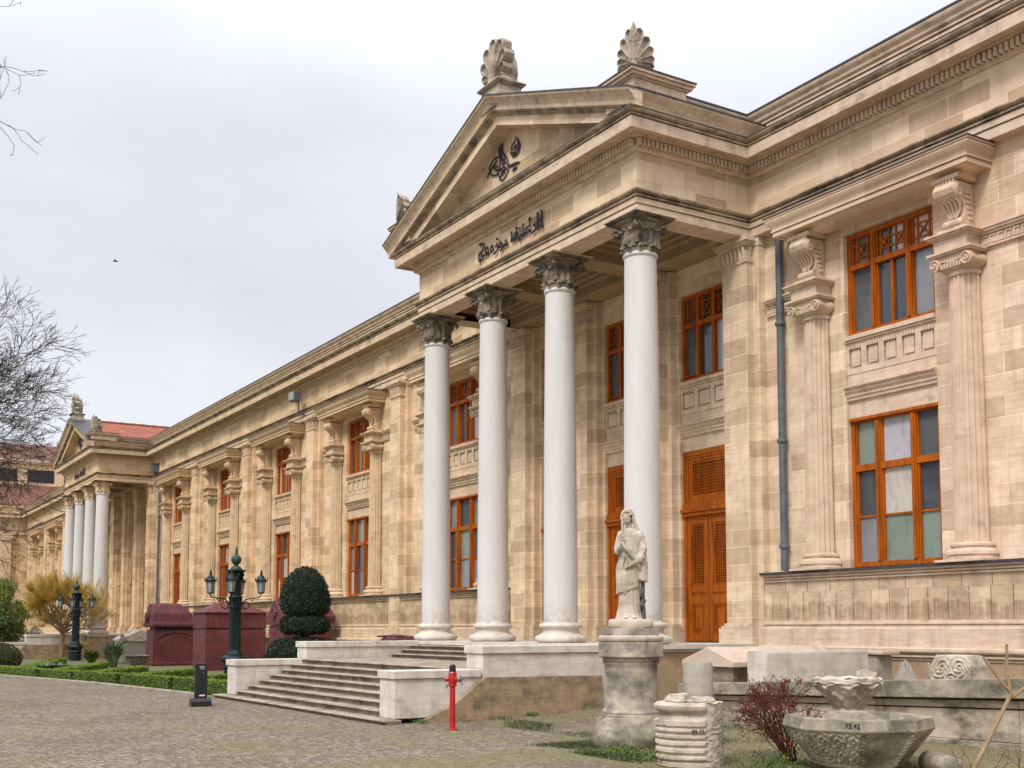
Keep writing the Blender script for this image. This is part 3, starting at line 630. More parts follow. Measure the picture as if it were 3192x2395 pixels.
def pilaster(x, z0, dark=False):
    m = MB(); hw = .42; y = 18.6
    m.box(x-hw, x+hw, y, WALL+.2, z0, 10.42); m.box(x-hw-.2, x+hw+.2, y+.2, WALL+.2, z0, 10.42)
    o = m.build('pilaster', M['wall'], B)
    m = MB()
    for dd, za, zb in ((.14,z0,1.80),(.10,1.802,1.86),(.05,1.862,1.92)): m.box(x-hw-dd, x+hw+dd, y-dd, WALL+.1, za+.001, zb); m.box(x-hw-.2-dd, x+hw+.2+dd, y+.2-dd, WALL+.1, za+.003, zb-.002)
    m.build('pilaster_base', M['dado'], o)
    m = MB(); m.box(x-hw-.03, x+hw+.03, y-.03, WALL+.2, 10.38, 10.43)
    m.box(x-hw, x+hw, y+.001, WALL+.2, 10.431, 10.76); leafband(m, x, hw, y, 10.45, 10.74)
    for dd, za, zb in ((.06,10.762,10.80),(.10,10.802,10.86),(.14,10.862,10.93),(.12,10.932,10.978)): m.box(x-hw-dd, x+hw+dd, y-dd, WALL+.1, za, zb)
    m.box(x-hw-.22, x+hw+.22, y+.18, WALL+.15, 10.76, 10.975); m.box(x-hw-.2, x+hw+.2, y+.198, WALL+.15, 10.421, 10.759)
    m.build('pilaster_capital', M['trim'], o)
    return o
pil = pilaster(-20.34, 1.45)
for x in [-23.6, -26.86, -30.12, -38.8, -47.3, -55.9, -64.75, -11.9, -3.0] + [v+DX2 for v in (-20.34,-23.6,-26.86,-30.12)] + [-94, -102.6, -111.3, -119.8]:
    copy_tree(pil, (x+20.34, 0, 0))

# ---- portico doors and windows
def portico_bay(c):
    dc = c; hw = .9; y0 = 19.10; res = []
    # small upper window
    m = MB(); z0, z1 = 8.06, 10.29
    m.box(dc-hw, dc-hw+.09, y0, y0+.12, z0, z1); m.box(dc+hw-.09, dc+hw, y0, y0+.12, z0, z1)
    m.box(dc-hw+.09, dc+hw-.09, y0, y0+.12, z0, z0+.1); m.box(dc-hw+.09, dc+hw-.09, y0, y0+.12, z1-.09, z1)
    for sx in (-.3, .3): m.box(dc+sx-.05, dc+sx+.05, y0-.01, y0+.12, z0+.1, z1-.09)
    m.box(dc-hw+.09, dc+hw-.09, y0-.02, y0+.11, 9.44, 9.56); m.box(dc-hw+.09, dc-.35, y0+.02, y0+.1, 8.2, 8.24)
    o = m.build('window', M['wood'], B)
    m = MB()
    for a, b in ((dc-hw+.09, dc-.35), (dc-.25, dc+.25), (dc+.35, dc+hw-.09)):
        xc, zc = (a+b)/2, 9.88; q = (b-a)*.3; t = .014
        for xx in (xc-q, xc+q): m.box(xx-t, xx+t, y0+.04, y0+.07, 9.56, 10.2)
        for z_ in (zc-.17, zc+.17): m.box(a, b, y0+.042, y0+.072, z_-t, z_+t)
        for sg_ in (-1, 1): m.tube([(xc-q, y0+.05, zc-sg_*.17), (xc+q, y0+.05, zc+sg_*.17)], .014, 4)
    m.build('lattice', M['wood'], o)
    m = MB()
    for a, b in ((dc-hw+.02,dc-.31),(dc-.29,dc+.29),(dc+.31,dc+hw-.02)):
        for za, zb_ in ((z0+.02,9.49),(9.51,z1-.02)): m.box(a, b, y0+.09, y0+.10, za, zb_)
    m.build('pane', M['glass'], o)
    res.append(o); res.append(spandrel(dc, hw, 19.06, B, 'spandrel_panel', 3))
    # double door with grille transom
    m = MB()
    m.box(dc-hw, dc-hw+.10, y0-.02, y0+.15, 1.46, 6.27); m.box(dc+hw-.10, dc+hw, y0-.02, y0+.15, 1.46, 6.27)
    m.box(dc-hw+.10, dc+hw-.10, y0-.02, y0+.15, 6.15, 6.27)
    m.box(dc-hw-.03, dc+hw+.03, y0-.12, y0+.15, 4.72, 4.80); m.box(dc-hw, dc+hw, y0-.08, y0+.15, 4.62, 4.715); m.box(dc-hw-.01, dc+hw+.01, y0-.05, y0+.15, 4.81, 4.95)
    # transom frame
    for t_, yy in ((.0, .0), (.07, .02), (.13, .04)):
        a, b, za, zb, w_ = dc-hw+.10+t_, dc+hw-.10-t_, 4.955+t_, 6.148-t_, .065
        m.box(a, a+w_, y0+yy, y0+.12, za, zb); m.box(b-w_, b, y0+yy, y0+.12, za, zb); m.box(a+w_, b-w_, y0+yy, y0+.12, za, za+w_); m.box(a+w_, b-w_, y0+yy, y0+.12, zb-w_, zb)
    o = m.build('door', M['wood'], B)
    def grille(m, a, b, za, zb, s):
        nx = int((b-a)/s); nz = int((zb-za)/s)
        for i in range(nx+1): xx = a + (b-a)*i/nx; m.box(xx-.009, xx+.009, y0+.055, y0+.07, za, zb)
        for i in range(nz+1): zz = za + (zb-za)*i/nz; m.box(a, b, y0+.050, y0+.064, zz-.009, zz+.009)
    m = MB(); grille(m, dc-hw+.28, dc+hw-.28, 5.14, 5.96, .072); m.build('transom_grille', M['wood'], o)
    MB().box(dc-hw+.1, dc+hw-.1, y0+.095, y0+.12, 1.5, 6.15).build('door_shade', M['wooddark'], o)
    for s_ in (-1, 1):
        a, b = (dc-hw+.10, dc-.012) if s_ < 0 else (dc+.012, dc+hw-.10)
        m = MB(); y = y0+.01; st = .14
        m.box(a, a+st, y, y+.08, 1.48, 4.615); m.box(b-st, b, y, y+.08, 1.48, 4.615)
        for za, zb in ((1.48,1.66),(2.42,2.62),(2.70,2.86),(4.42,4.615)): m.box(a+st, b-st, y, y+.08, za, zb)
        m.box(a+st, b-st, y+.03, y+.08, 2.62, 2.70)
        for za, zb in ((1.66,2.42),(2.86,4.42)):                       # stepped mouldings
            for t_ in (0, .035): m.box(a+st+t_, a+st+t_+.03, y+.015+t_*.4, y+.08, za+t_, zb-t_); m.box(b-st-t_-.03, b-st-t_, y+.015+t_*.4, y+.08, za+t_, zb-t_); m.box(a+st+t_+.03, b-st-t_-.03, y+.015+t_*.4, y+.08, za+t_, za+t_+.03); m.box(a+st+t_+.03, b-st-t_-.03, y+.015+t_*.4, y+.08, zb-t_-.03, zb-t_)
        m.box(a+st+.07, b-st-.07, y+.05, y+.08, 1.73, 2.35); m.box(a+st+.13, b-st-.13, y+.02, y+.05, 1.80, 2.28)
        lf = m.build('door_leaf', M['wood'], o)
        m = MB(); grille(m, a+st+.06, b-st-.06, 2.92, 4.36, .066); m.build('grille', M['wood'], lf)
    res.append(o); return res
pb = portico_bay(DOORS[2])
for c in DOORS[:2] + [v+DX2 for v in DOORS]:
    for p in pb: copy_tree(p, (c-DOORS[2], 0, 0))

# ---- columns
def column(x):
    y = 15.8
    prof = [(.415 - .055*max(0,(z-1.96)/8.1)**1.6, z) for z in [1.96 + 8.1*i/14 for i in range(15)]]
    m = MB(); m.lathe([(.47,1.93),(.46,1.95),(.43,1.96)] + prof + [(.375,10.07),(.395,10.10),(.395,10.14),(.36,10.17)], (x,y,0), 48)
    o = m.build('column', M['column'], B, smooth=True, angle=30)
    m = MB(); bp = [(.60,1.47)]
    for cz, r, R_ in ((1.555,.085,.545),(1.87,.055,.475)):
        bp += [(R_ + r*math.sin(t), cz - r*math.cos(t)) for t in [math.pi*k/8 for k in range(9)]]
        if cz < 1.6: bp += [(.52,1.655),(.455,1.70),(.44,1.76),(.455,1.80),(.485,1.812)]
    bp[0] = (.545, 1.462)
    m.lathe(bp + [(.47,1.928)], (x,y,0), 48); m.build('column_base', M['marble'], o, smooth=True, angle=40)
    # corinthian capital
    m = MB(); z0 = 10.15
    m.lathe([(.35,z0),(.355,z0+.2),(.37,z0+.4),(.42,z0+.56),(.46,z0+.62),(.46,z0+.65)], (x,y,0), 32)
    def leaf(a, zb, h, wd, r0, out_):
        N_ = 7; vs = []; 
        for i in range(N_):
            t = i/(N_-1); zz = zb + h*math.sin(min(t*1.18,1)*math.pi/2) - (.07*((t-.8)/.2)**2 if t > .8 else 0)
            rr = r0 + .025 + out_*max(0,(t-.45)/.55)**1.7
            ww = wd*(1 - .35*t**2)*(1 + .13*math.cos(i*math.pi))
            if i == N_-1: ww *= .65
            for k, e in ((-1,-.03),(-.5,.015),(0,.035),(.5,.015),(1,-.03)):
                aa = a + k*ww/ (r0+.05)
                vs.append((x+(rr+e)*math.cos(aa), y+(rr+e)*math.sin(aa), zz - abs(k)*.02))
        fs = [(i*5+k, i*5+k+1, (i+1)*5+k+1, (i+1)*5+k) for i in range(N_-1) for k in range(4)]
        m.add(vs, fs)
    for k in range(10): leaf(2*math.pi*k/10, z0-.02, .20, .10, .35, .08)
    for k in range(8): leaf(2*math.pi*(k+.5)/8, z0+.14, .42, .125, .355, .085)
    for k in range(8): leaf(2*math.pi*k/8, z0+.2, .38, .07, .38, .06)
    for k in range(4):
        a = math.pi/4 + k*math.pi/2
        for s_ in (-1, 1):
            p = [(x+.40*math.cos(a+s_*.5), y+.40*math.sin(a+s_*.5), z0+.40), (x+.50*math.cos(a+s_*.15), y+.50*math.sin(a+s_*.15), z0+.60), (x+.60*math.cos(a+s_*.05), y+.60*math.sin(a+s_*.05), z0+.61), (x+.63*math.cos(a+s_*.04), y+.63*math.sin(a+s_*.04), z0+.53), (x+.57*math.cos(a+s_*.04), y+.57*math.sin(a+s_*.04), z0+.49)]
            m.tube(p, [.025,.035,.04,.035,.03], 5)
    m.lathe([(.50,z0+.652),(.56,z0+.70),(.50,z0+.715)], (x,y,0), 32)
    cap = m.build('corinthian_capital', M['darkcap'], o, smooth=True, angle=50)
    m = MB(); m.box(x-.50, x+.50, y-.50, y+.50, 10.86, 10.90); m.box(x-.56, x+.56, y-.56, y+.56, 10.902, 10.94); m.build('abacus_mould', M['darkcap'], o); m = MB(); m.box(x-.60, x+.60, y-.60, y+.60, 10.942, 10.978)  # lower abacus slabs coloured dark to deepen the underside shade, besides real soot
    m.build('abacus', M['trim'], o)
    return o, cap
COLX = [PXC+1.63*k for k in (3, 1, -1, -3)]
c0, cap0 = column(COLX[0])
for x in COLX[1:]: copy_tree(c0, (x-COLX[0], 0, 0))
capm2 = cap0.data.copy(); capm2.materials[0] = M['trim']
for x in COLX:
    k = copy_tree(c0, (x+DX2-COLX[0], 0, 0))
    for ch in k.children:
        if ch.name.startswith('corinthian'): ch.data = capm2

# ---- pediment, portico ceiling, platform
SL = .368
def zb(x): return 14.85 - SL*abs(x-PXC)
def portico_upper():
    res = []
    e0, e1 = PX1+.82, PX0-.82
    m = MB(); m.ext_y([(PX1+.4,13.0),(PX0-.4,13.0),(PX0-.4,zb(PX0-.4)+.3),(PXC,15.1),(PX1+.4,zb(PX1+.4)+.3)], FY+.05, FY+.5)
    tym = m.build('pediment', M['frieze'], B); res.append(tym)
    def rake(pr, name, mat, ee=.82):
        m = MB()
        for xe, sgn in ((PX1+ee, 1), (PX0-ee, -1)):
            k = len(pr); vs = [(xx, FY-d_, zb(xx)+h) for xx in (xe, PXC) for d_, h in pr]
            fs = [(i, i+1, k+i+1, k+i) for i in range(k-1)] + [tuple(range(k))]
            m.add(vs, fs)
        return m.build(name, mat, tym)
    rake([(-.5,0),(.46,0),(.46,.24),(-.5,.24)], 'raking_fascia', M['frieze'], .15)
    rake([(-.5,.241),(.50,.241),(.50,.27),(.54,.275),(.54,.31),(.60,.315),(.60,.35),(-.5,.35)], 'raking_moulding', M['soot'], .3)
    rake([(.3,.277),(.515,.277),(.515,.308),(.3,.308)], 'groove_shade_line', M['crust_shade'], .3)  # painted groove shade along the rake, with some soot
    rake([(.45,.351),(.64,.351),(.65,.38),(.66,.45),(.70,.53),(.77,.61),(.82,.65),(.83,.70),(.45,.72)], 'raking_sima', M['cornice'])
    rake([(-.5,.722),(.85,.702),(.85,.735),(-.5,.755)], 'flashing', M['lead'], .84)
    for s_, xx in ((1, PX1), (-1, PX0)):
        pp = [(xx, 19.3), (xx, FY-.60)] if s_ > 0 else [(xx, FY-.60), (xx, 19.3)]
        z = 12.965; pr = [(.5,z),(.62,z),(.63,z+.05),(.65,z+.12),(.70,z+.2),(.77,z+.27),(.81,z+.31),(.82,z+.35),(.5,z+.36)]
        res.append(MB().sweep(pr, pp).build('side_sima', M['cornice'], B))
        res.append(MB().sweep([(.5,z+.362),(.84,z+.352),(.84,z+.385),(.5,z+.40)], pp).build('sima_flashing', M['lead'], B))
    m = MB()
    for s_ in (-1, 1):
        xe = PXC + s_*5.5
        m.add([(PXC,FY+.4,15.5),(xe,FY+.4,15.5-SL*5.5),(xe,30,15.5-SL*5.5),(PXC,30,15.5)], [(0,1,2,3)])
    for k in range(40): m.box(PXC-.12, PXC+.12, FY+.6+k*.36, FY+.6+k*.36+.32, 15.46, 15.58 + .015*(k%2))
    res.append(m.build('portico_roof', M['tile'], B))
    # ceiling
    m = MB(); m.box(PX0+.6, PX1-.6, FY+.61, 18.99, 11.62, 11.8)
    for x in COLX:
        if abs(x-PXC) < 4: m.box(x-.36, x+.36, FY+.62, 18.99, 10.99, 11.62)
    edges = [(PX0+.62, COLX[3]+.36)] 
    xs = [(COLX[0]-.0, COLX[1]+.36), (COLX[1]-.36, COLX[2]+.36), (COLX[2]-.36, COLX[3]+.0)]
    m.box(PX0+.6, PX1-.6, 18.2, 18.99, 11.0, 11.62)
    for a, b in xs:
        a, b = min(a,b), max(a,b)
        for t_, zz in ((0,11.24),(.14,11.34),(.28,11.44),(.55,11.52)):
            w_ = .14; ya, yb = FY+.62, 18.2
            m.box(a+t_, a+t_+w_, ya+t_, yb-t_, zz, 11.62); m.box(b-t_-w_, b-t_, ya+t_, yb-t_, zz, 11.62)
            m.box(a+t_+w_, b-t_-w_, ya+t_, ya+t_+w_, zz+.001, 11.62); m.box(a+t_+w_, b-t_-w_, yb-t_-w_, yb-t_, zz+.001, 11.62)
    res.append(m.build('coffered_ceiling', M['soffit'], B))
    # platform
    m = MB(); m.box(-30.82, -19.64, 15.02, 19.05, -.2, 1.30); res.append(m.build('platform', M['rough'], B))
    m = MB(); m.box(-30.86, -19.60, 15.0, 19.06, 1.302, 1.36); m.box(-30.92, -19.54, 14.96, 19.06, 1.362, 1.46); res.append(m.build('platform_coping', M['marble'], B))
    # calligraphy
    def strokes(L_, r, ox, oy=FY-.055):
        m = MB()
        for l in L_:
            pts = [(PXC+a, oy, b) for a, b in l]
            if len(pts) == 2 and math.dist(pts[0], pts[1]) < .09: m.tube(pts, r*1.25, 6)
            else: m.tube(pts, [r*1.1]*len(pts), 6)
        i = [(x_, oy+(y_-oy)*.7, z_) for x_, y_, z_ in m.v]; m.v = i
        return m
    res.append(strokes(TXT, .030, 0).build('calligraphy_inscription', M['bronze'], B))
    res.append(strokes(TUG, .022, 0, FY+.02).build('calligraphic_monogram', M['bronze'], B))
    res.append(strokes(EMB, .019, 0, FY+.02).build('calligraphic_emblem', M['bronze'], B))
    # acroteria
    def petals(m, c, ax, n, rx, rz, thick, th0, th1, hole=True, face=None):
        # radiating lobes in the plane spanned by ax (unit xy) and z
        nx, ny = -ax[1], ax[0]
        if face: nx, ny = face
        for i in range(n):
            t = th0 + (th1-th0)*i/(n-1); ca, sa = math.cos(t), math.sin(t)
            ln = math.hypot(rx*ca, rz*sa); w_ = ln*abs(th1-th0)/(n-1)*.50
            ins = lambda a_, b_, d_: (c[0]+ax[0]*(a_*ca-b_*sa)+nx*d_, c[1]+ax[1]*(a_*ca-b_*sa)+ny*d_, c[2]+a_*sa+b_*ca)
            o_ = [(.12*ln,-.02),(.55*ln,-w_*.62),(.80*ln,-w_),(.94*ln,-w_*.75),(ln,0),(.94*ln,w_*.75),(.80*ln,w_),(.55*ln,w_*.62),(.12*ln,.02)]
            k = len(o_)
            inn = [(a_*.86+.02*ln+(.05*ln), b_*.5) for a_, b_ in o_]
            vs = [ins(a_,b_,-thick) for a_,b_ in o_] + [ins(a_,b_,0) for a_,b_ in o_] + [ins(a_,b_,.045) for a_,b_ in [(a_*.97, b_*.8) for a_,b_ in o_]] + [ins(a_,b_,-.03) for a_,b_ in inn]
            fs = [tuple(range(k))] + [tuple(range(3*k, 4*k))[::-1]]
            for q in range(3): fs += [(q*k+j, q*k+(j+1)%k, (q+1)*k+(j+1)%k, (q+1)*k+j) for j in range(k)]
            m.add(vs, fs)
    m = MB(); zc = 15.55
    m.box(PXC-.50, PXC+.50, FY-.70, FY+.06, 15.2, 15.60); m.box(PXC-.44, PXC+.44, FY-.66, FY+.02, 15.602, 15.80); m.box(PXC-.50, PXC+.50, FY-.72, FY+.08, 15.802, 15.84)
    m.box(PXC-.54, PXC+.54, FY-.76, FY+.12, 15.842, 15.88)
    ap = m.build('apex_pedestal', M['acro'], B); res.append(ap)
    m = MB(); petals(m, (PXC, FY-.56, 16.02), (1,0), 11, .45, 1.13, .25, R(-20), R(200), face=(0,-1))
    pz = [(PXC-.40,15.882),(PXC-.47,16.25),(PXC-.43,16.58),(PXC-.32,16.83),(PXC-.14,17.02),(PXC+.14,17.02),(PXC+.32,16.83),(PXC+.43,16.58),(PXC+.47,16.25),(PXC+.40,15.882)]
    m.ext_y(pz, FY-.55, FY-.38)
    for q, sc_ in ((0,.96),(1,.90),(2,.80)): m.ext_y([(PXC+(a-PXC)*sc_, 15.882+(b-15.882)*(sc_+.02)) for a, b in pz], FY-.38+q*.12, FY-.28+q*.12)
    m.ext_y([(PXC-.12,15.882),(PXC-.13,16.15),(PXC,16.48),(PXC+.13,16.15),(PXC+.12,15.882)], FY-.66, FY-.56)
    m.build('acroterion', M['acro'], ap, smooth=True, angle=30)
    for s_ in (1, -1):
        xe = PX1+.72 if s_ > 0 else PX0-.72                            # outer face of the pedestal
        X = lambda d_: xe - s_*d_
        def bx(m, d0, d1, y0, y1, z0, z1): m.box(min(X(d0),X(d1)), max(X(d0),X(d1)), y0, y1, z0, z1)
        y0 = FY-.62
        m = MB(); bx(m, .10, 1.1, y0+.08, y0+1.55, 13.2, 13.66); bx(m, .06, 1.14, y0+.04, y0+1.6, 13.662, 13.70); bx(m, .0, 1.2, y0-.02, y0+1.66, 13.702, 13.77); bx(m, -.05, 1.25, y0-.07, y0+1.71, 13.772, 13.83); 
        cp = m.build('corner_pedestal', M['cornice'], B); res.append(cp)
        m = MB(); bx(m, -.07, 1.27, y0-.09, y0+1.73, 13.832, 13.86); m.build('flashing', M['lead'], cp)
        m = MB(); cx, cy = X(.16), y0+.14
        petals(m, (cx, cy, 14.02), (-s_,0), 6, .56, .86, .16, R(-16), R(78), face=(0,-1))
        petals(m, (cx, cy, 14.02), (0,1), 6, .56, .86, .16, R(-16), R(78), face=(s_,0)); m.add([(cx-s_*.11,cy-.03,14.55),(cx+s_*.03,cy-.03,14.5),(cx+s_*.03,cy+.11,14.55),(cx-s_*.03,cy+.03,14.5),(cx,cy,14.97),(cx-s_*.13,cy-.02,14.72),(cx+s_*.02,cy+.13,14.72)], [(0,1,4,5),(1,2,6,4),(0,3,1),(3,2,1),(0,5,3),(2,3,6),(5,4,3),(6,3,4)])
        m.prism([(cx+s_*.03,cy-.03),(cx+s_*.03,cy+.2),(cx-s_*.12,cy+.1),(cx-s_*.12,cy-.03)], 13.86, 14.5)
        for r_, h0, h1 in ((.44,13.86,14.15),(.33,14.15,14.4),(.18,14.4,14.68)): m.prism([(cx,cy),(cx,cy+r_),(cx-s_*.12,cy+r_),(cx-s_*.12,cy+.12),(cx-s_*r_,cy+.12),(cx-s_*r_,cy)], h0, h1)
        m.build('corner_acroterion', M['acro'], cp, smooth=True, angle=30)
    return res
for p in portico_upper(): copy_tree(p, (DX2, 0, 0))

# rainwater pipes and floodlights
def downpipe(x, box=True):
    m = MB(); y = 18.84
    m.lathe([(.085,3.10),(.085,10.9)], (x,y,0), 14)
    for z in (8.7, 6.0, 3.6): m.lathe([(.115,z),(.12,z+.02),(.12,z+.06),(.115,z+.08)], (x,y,0), 14); m.box(x-.02, x+.02, y, 19.0, z+.01, z+.06)
    if box: m.box(x-.2, x+.2, y-.52, y-.12, 11.5, 12.0); m.box(x-.24, x+.24, y-.56, y-.1, 12.0, 12.06); m.tube([(x,y,10.85),(x,y-.32,11.2),(x,y-.32,11.52)], .08, 12)
    return m.build('downpipe', M['pipe'], B, smooth=True)
downpipe(-19.1, False); downpipe(-73.0)
def floodlight(x, z, label):
    t = thing('floodlight', (x, 18.5, z), label, 'floodlight', 'floodlights on the facade frieze')
    m = MB(); m.box(x-.03, x+.03, 18.40, 18.70, z-.75, z-.70); m.box(x-.025, x+.025, 18.38, 18.43, z-.75, z-.05); m.build('bracket', M['pipe'], t)
    m = MB(); m.prism([(x-.28,18.42),(x+.22,18.42),(x+.28,18.10),(x-.22,18.02)], z-.18, z+.24); m.build('housing', M['pipe'], t, bevel=.02)
    m = MB(); m.prism([(x-.18,18.01),(x+.24,18.085),(x+.245,18.07),(x-.175,17.99)], z-.14, z+.20); m.build('lens', M['frost'], t)
    return t
floodlight(-48.2, 11.95, 'grey square floodlight on a bracket above the pilaster, midway between the two porticos')
floodlight(-88.0, 11.2, 'small grey floodlight on the wall just left of the far portico')

# ------------------------------------------------------------------ side wing far left
W = thing('museum_wing', (-124, 12, 0), 'far limestone wing with dark clerestory windows and two bands of red tile roof', 'wing')
wp = [(-122.3, 19.2), (-122.3, -12)]
MB().box(-140, -122.5, -12, 34, -.2, 11).build('wall', M['wall'], W)
MB().sweep([(-.6,10.98),(0,10.98),(0,11.4),(.12,11.43),(.12,11.47),(-.6,11.47)], wp).build('architrave', M['trim'], W)
MB().sweep([(-.6,11.472),(0,11.472),(0,12.35),(.1,12.45),(.1,12.6),(.56,12.6),(.56,12.88),(.65,13.0),(-.6,13.0)], wp).build('cornice', M['cornice'], W)
MB().sweep([(-.9,13.0),(.22,13.0),(.22,13.42),(.36,13.62),(.36,13.74),(-.9,13.78)], wp).build('parapet', M['cornice'], W)
MB().sweep([(-.5,-.2),(.2,-.2),(.2,2.9),(.3,3.0),(-.5,3.05)], wp).build('dado', M['slab'], W)
for yy in (16.9, 12.5, 8, 3.5, -1):
    p = MB(); p.box(-122.6, -122.1, yy-.45, yy+.45, 1.5, 10.97); p.box(-122.6, -121.95, yy-.55, yy+.55, 10.4, 10.97); p.build('pilaster', M['trim'], W)
for yy in (14.7, 10.2, 5.7, 1.2):
    p = MB(); p.box(-122.49, -122.44, yy-.9, yy+.9, 3.2, 6.2); p.box(-122.49, -122.44, yy-.9, yy+.9, 8, 10.2); p.build('window', M['glass'], W)
m = MB(); m.add([(-123,-12,13.6),(-123,44,13.6),(-128,44,16.6),(-128,-12,16.6)], [(0,1,2,3)]); m.build('lower_roof', M['oldtile'], W)
m = MB(); m.box(-136, -128, -10, 42, 12, 19.0); m.build('clerestory', M['smooth'], W)
for k in range(14):
    yy = -8 + k*3.6; m = MB(); m.box(-127.99, -127.94, yy-1.3, yy+1.3, 16.9, 18.2); o = m.build('window', M['black'], W)
MB().sweep([(-.5,18.7),(.3,18.75),(.45,19.05),(-.5,19.1)], [(-128,42),(-128,-10)]).build('clerestory_cornice', M['trim'], W)
m = MB(); m.add([(-127.6,-10.4,19.1),(-127.6,42.4,19.1),(-132,42.4,21.4),(-132,-10.4,21.4)], [(0,1,2,3)]); m.build('upper_roof', M['oldtile'], W)

# ------------------------------------------------------------------ entrance stairs
M['riser'] = stone('shaded_riser_marble', (.30,.25,.19), (.17,.14,.105), dirt=.8, dirtcol=(.05,.04,.03), streak=.8, warm=False, bumps=.4)  # riser colour darkened to paint in the shade under the nosings
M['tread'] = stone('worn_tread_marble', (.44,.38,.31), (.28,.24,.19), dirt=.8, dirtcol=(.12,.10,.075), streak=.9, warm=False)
def staircase():
    T = thing('entrance_staircase', (PXC, 9.4, 0), 'wide marble entrance stairs between low walls, leading up to the near portico', 'staircase')
    xl, xr = -29.55, -20.85
    def tread(m, x0, x1, yf, z, back):                  # tread slab with a rounded nosing over a riser
        rm.box(x0+.002, x1-.002, yf+.05, back, -.1, z-.031)
        m.ext_x([(back,z-.03),(yf+.0,z-.03),(yf-.018,z-.022),(yf-.018,z-.010),(yf,z),(back,z)], x0, x1)
    rm = MB(); m = MB(); z = .085; tread(m, xl-.95, xr+.95, 9.38, z, 9.72)
    ys = [9.69+.298*k for k in range(7)]
    for k, yf in enumerate(ys):
        z += .1305; tread(m, xl, xr, yf, z, ys[k+1]+.06 if k < 6 else 14.2)
    m.build('lower_flight', M['tread'], T); rm.build('lower_risers', M['riser'], T); rm = MB()
    m = MB(); z0 = z; yu = [14.09,14.39,14.70,15.0]
    for k, yf in enumerate(yu):
        z += .1145; tread(m, xl, xr+.0, yf, z - (.004 if k == 3 else 0), yu[k+1]+.06 if k < 3 else 15.0+.03)
    m.build('upper_flight', M['tread'], T); rm.build('upper_risers', M['riser'], T)
    for s_, xa, xb in ((-1,-30.3,-29.55), (1,-20.85,-20.1)):
        # lower cheek
        m = MB(); m.box(xa+.04, xb-.04, 9.69, 11.56, .09, .84); m.box(xa, xb, 9.65, 11.56, .842, .995)
        m.build('cheek_wall', M['marble'], T, bevel=.012)
        m = MB(); m.box(xa+.04, xb-.04, 11.62, 14.98, -.1, 1.30); m.box(xa-.0, xb+.0, 11.58, 14.955, 1.302, 1.458)
        m.build('upper_cheek_wall', M['marble'], T, bevel=.012)
    # stucco plinth on both outer sides, its top falling towards the front
    for s_, xa, xb in ((1,-20.12,-19.98), (-1,-30.42,-30.28)):
        m = MB(); m.ext_x([(14.42,-.2),(14.42,.82),(11.6,.84),(10.95,.36),(10.2,.03),(10.2,-.2)], xa, xb); m.build('plinth', M['stucco'], T)
    return T
T1 = staircase()
T2 = copy_tree(T1, (DX2, 0, 0)); T2.parent = None
T2['label'] = 'far entrance stairs with pale low walls, below the distant portico at the left edge'

# ------------------------------------------------------------------ low terrace wall with mouldings
def terr():
    Y0 = 14.15; t = thing('terrace_wall', (-10, Y0, 0), 'long stained marble terrace wall with mouldings behind the stone fragments', 'wall')
    def strip(name, z0, z1, d, mat):
        m = MB(); a = lambda x: (x+16.3)/7.1
        def Z(z, x): k = a(x); return z + k*(z-.20)*.30/.75 + .10*k
        xs = [-17.0, -14.5, -12.3, -10, -7.6, -4, 2, 12]
        for i in range(len(xs)-1):
            x0, x1 = xs[i]+.004, xs[i+1]-.004
            m.add([(x0,Y0-d,Z(z0,x0)),(x1,Y0-d,Z(z0,x1)),(x1,Y0+.3,Z(z0,x1)),(x0,Y0+.3,Z(z0,x0)),(x0,Y0-d,Z(z1,x0)),(x1,Y0-d,Z(z1,x1)),(x1,Y0+.3,Z(z1,x1)),(x0,Y0+.3,Z(z1,x0))],
                  [(0,3,2,1),(4,5,6,7),(0,1,5,4),(1,2,6,5),(2,3,7,6),(3,0,4,7)])
        return m.build(name, mat, t, bevel=.01)
    strip('coping', .62, .82, .16, M['mossy']); strip('coping_shade', .597, .618, .05, M['groove_shade']); strip('upper_band', .515, .595, .02, M['marbled']); strip('band_shade', .499, .514, -.02, M['groove_shade']); strip('panel', .17, .498, .0, M['marbled'])  # thin black strips paint in the shade of the grooves
    strip('base_moulding', .065, .167, .10, M['mossy']); strip('base_shade', .052, .064, .07, M['groove_shade']); strip('base_moulding', .015, .052, .15, M['marbled']); strip('footing', -.3, .012, .08, M['stucco'])
    return t
terr()

# ------------------------------------------------------------------ statue on its pedestal
def pedestal():
    cx, cy = -14.42, 10.95
    t = thing('statue_pedestal', (cx, cy, 0), 'tall round weathered marble column base carrying the draped statue', 'pedestal')
    rng = random.Random(3)
    m = MB(); m.lathe([(.50,-.05),(.56,.0),(.60,.06),(.62,.16),(.60,.27),(.56,.31),(.55,.33),(.53,.42),(.47,.47),(.47,.49),(.44,.52)], (cx,cy,0), 40, jit=.006); m.build('foot', M['mossy'], t, smooth=True, angle=50)
    m = MB(); m.lathe([(.45,.521),(.45,.55),(.425,.57),(.41,.60),(.40,1.18),(.405,1.24),(.425,1.26),(.425,1.28),(.44,1.30)], (cx,cy,0), 40, jit=.002); m.build('drum', M['grey'], t, smooth=True, angle=50)
    def octa(r, z0, z1, m): m.prism([(cx+r*math.cos(R(22.5+8+45*k)), cy+r*math.sin(R(22.5+8+45*k))) for k in range(8)], z0, z1)
    m = MB(); octa(.47,1.302,1.36,m); octa(.53,1.362,1.60,m); o = m.build('capital_block', M['grey'], t, bevel=.02)
    m = MB(); octa(.54,1.602,1.70,m); m.build('moulded_rim', M['white'], t, bevel=.035)
    m = MB(); octa(.47,1.702,1.80,m); m.build('top_slab', M['grey'], t, bevel=.012)
pedestal()
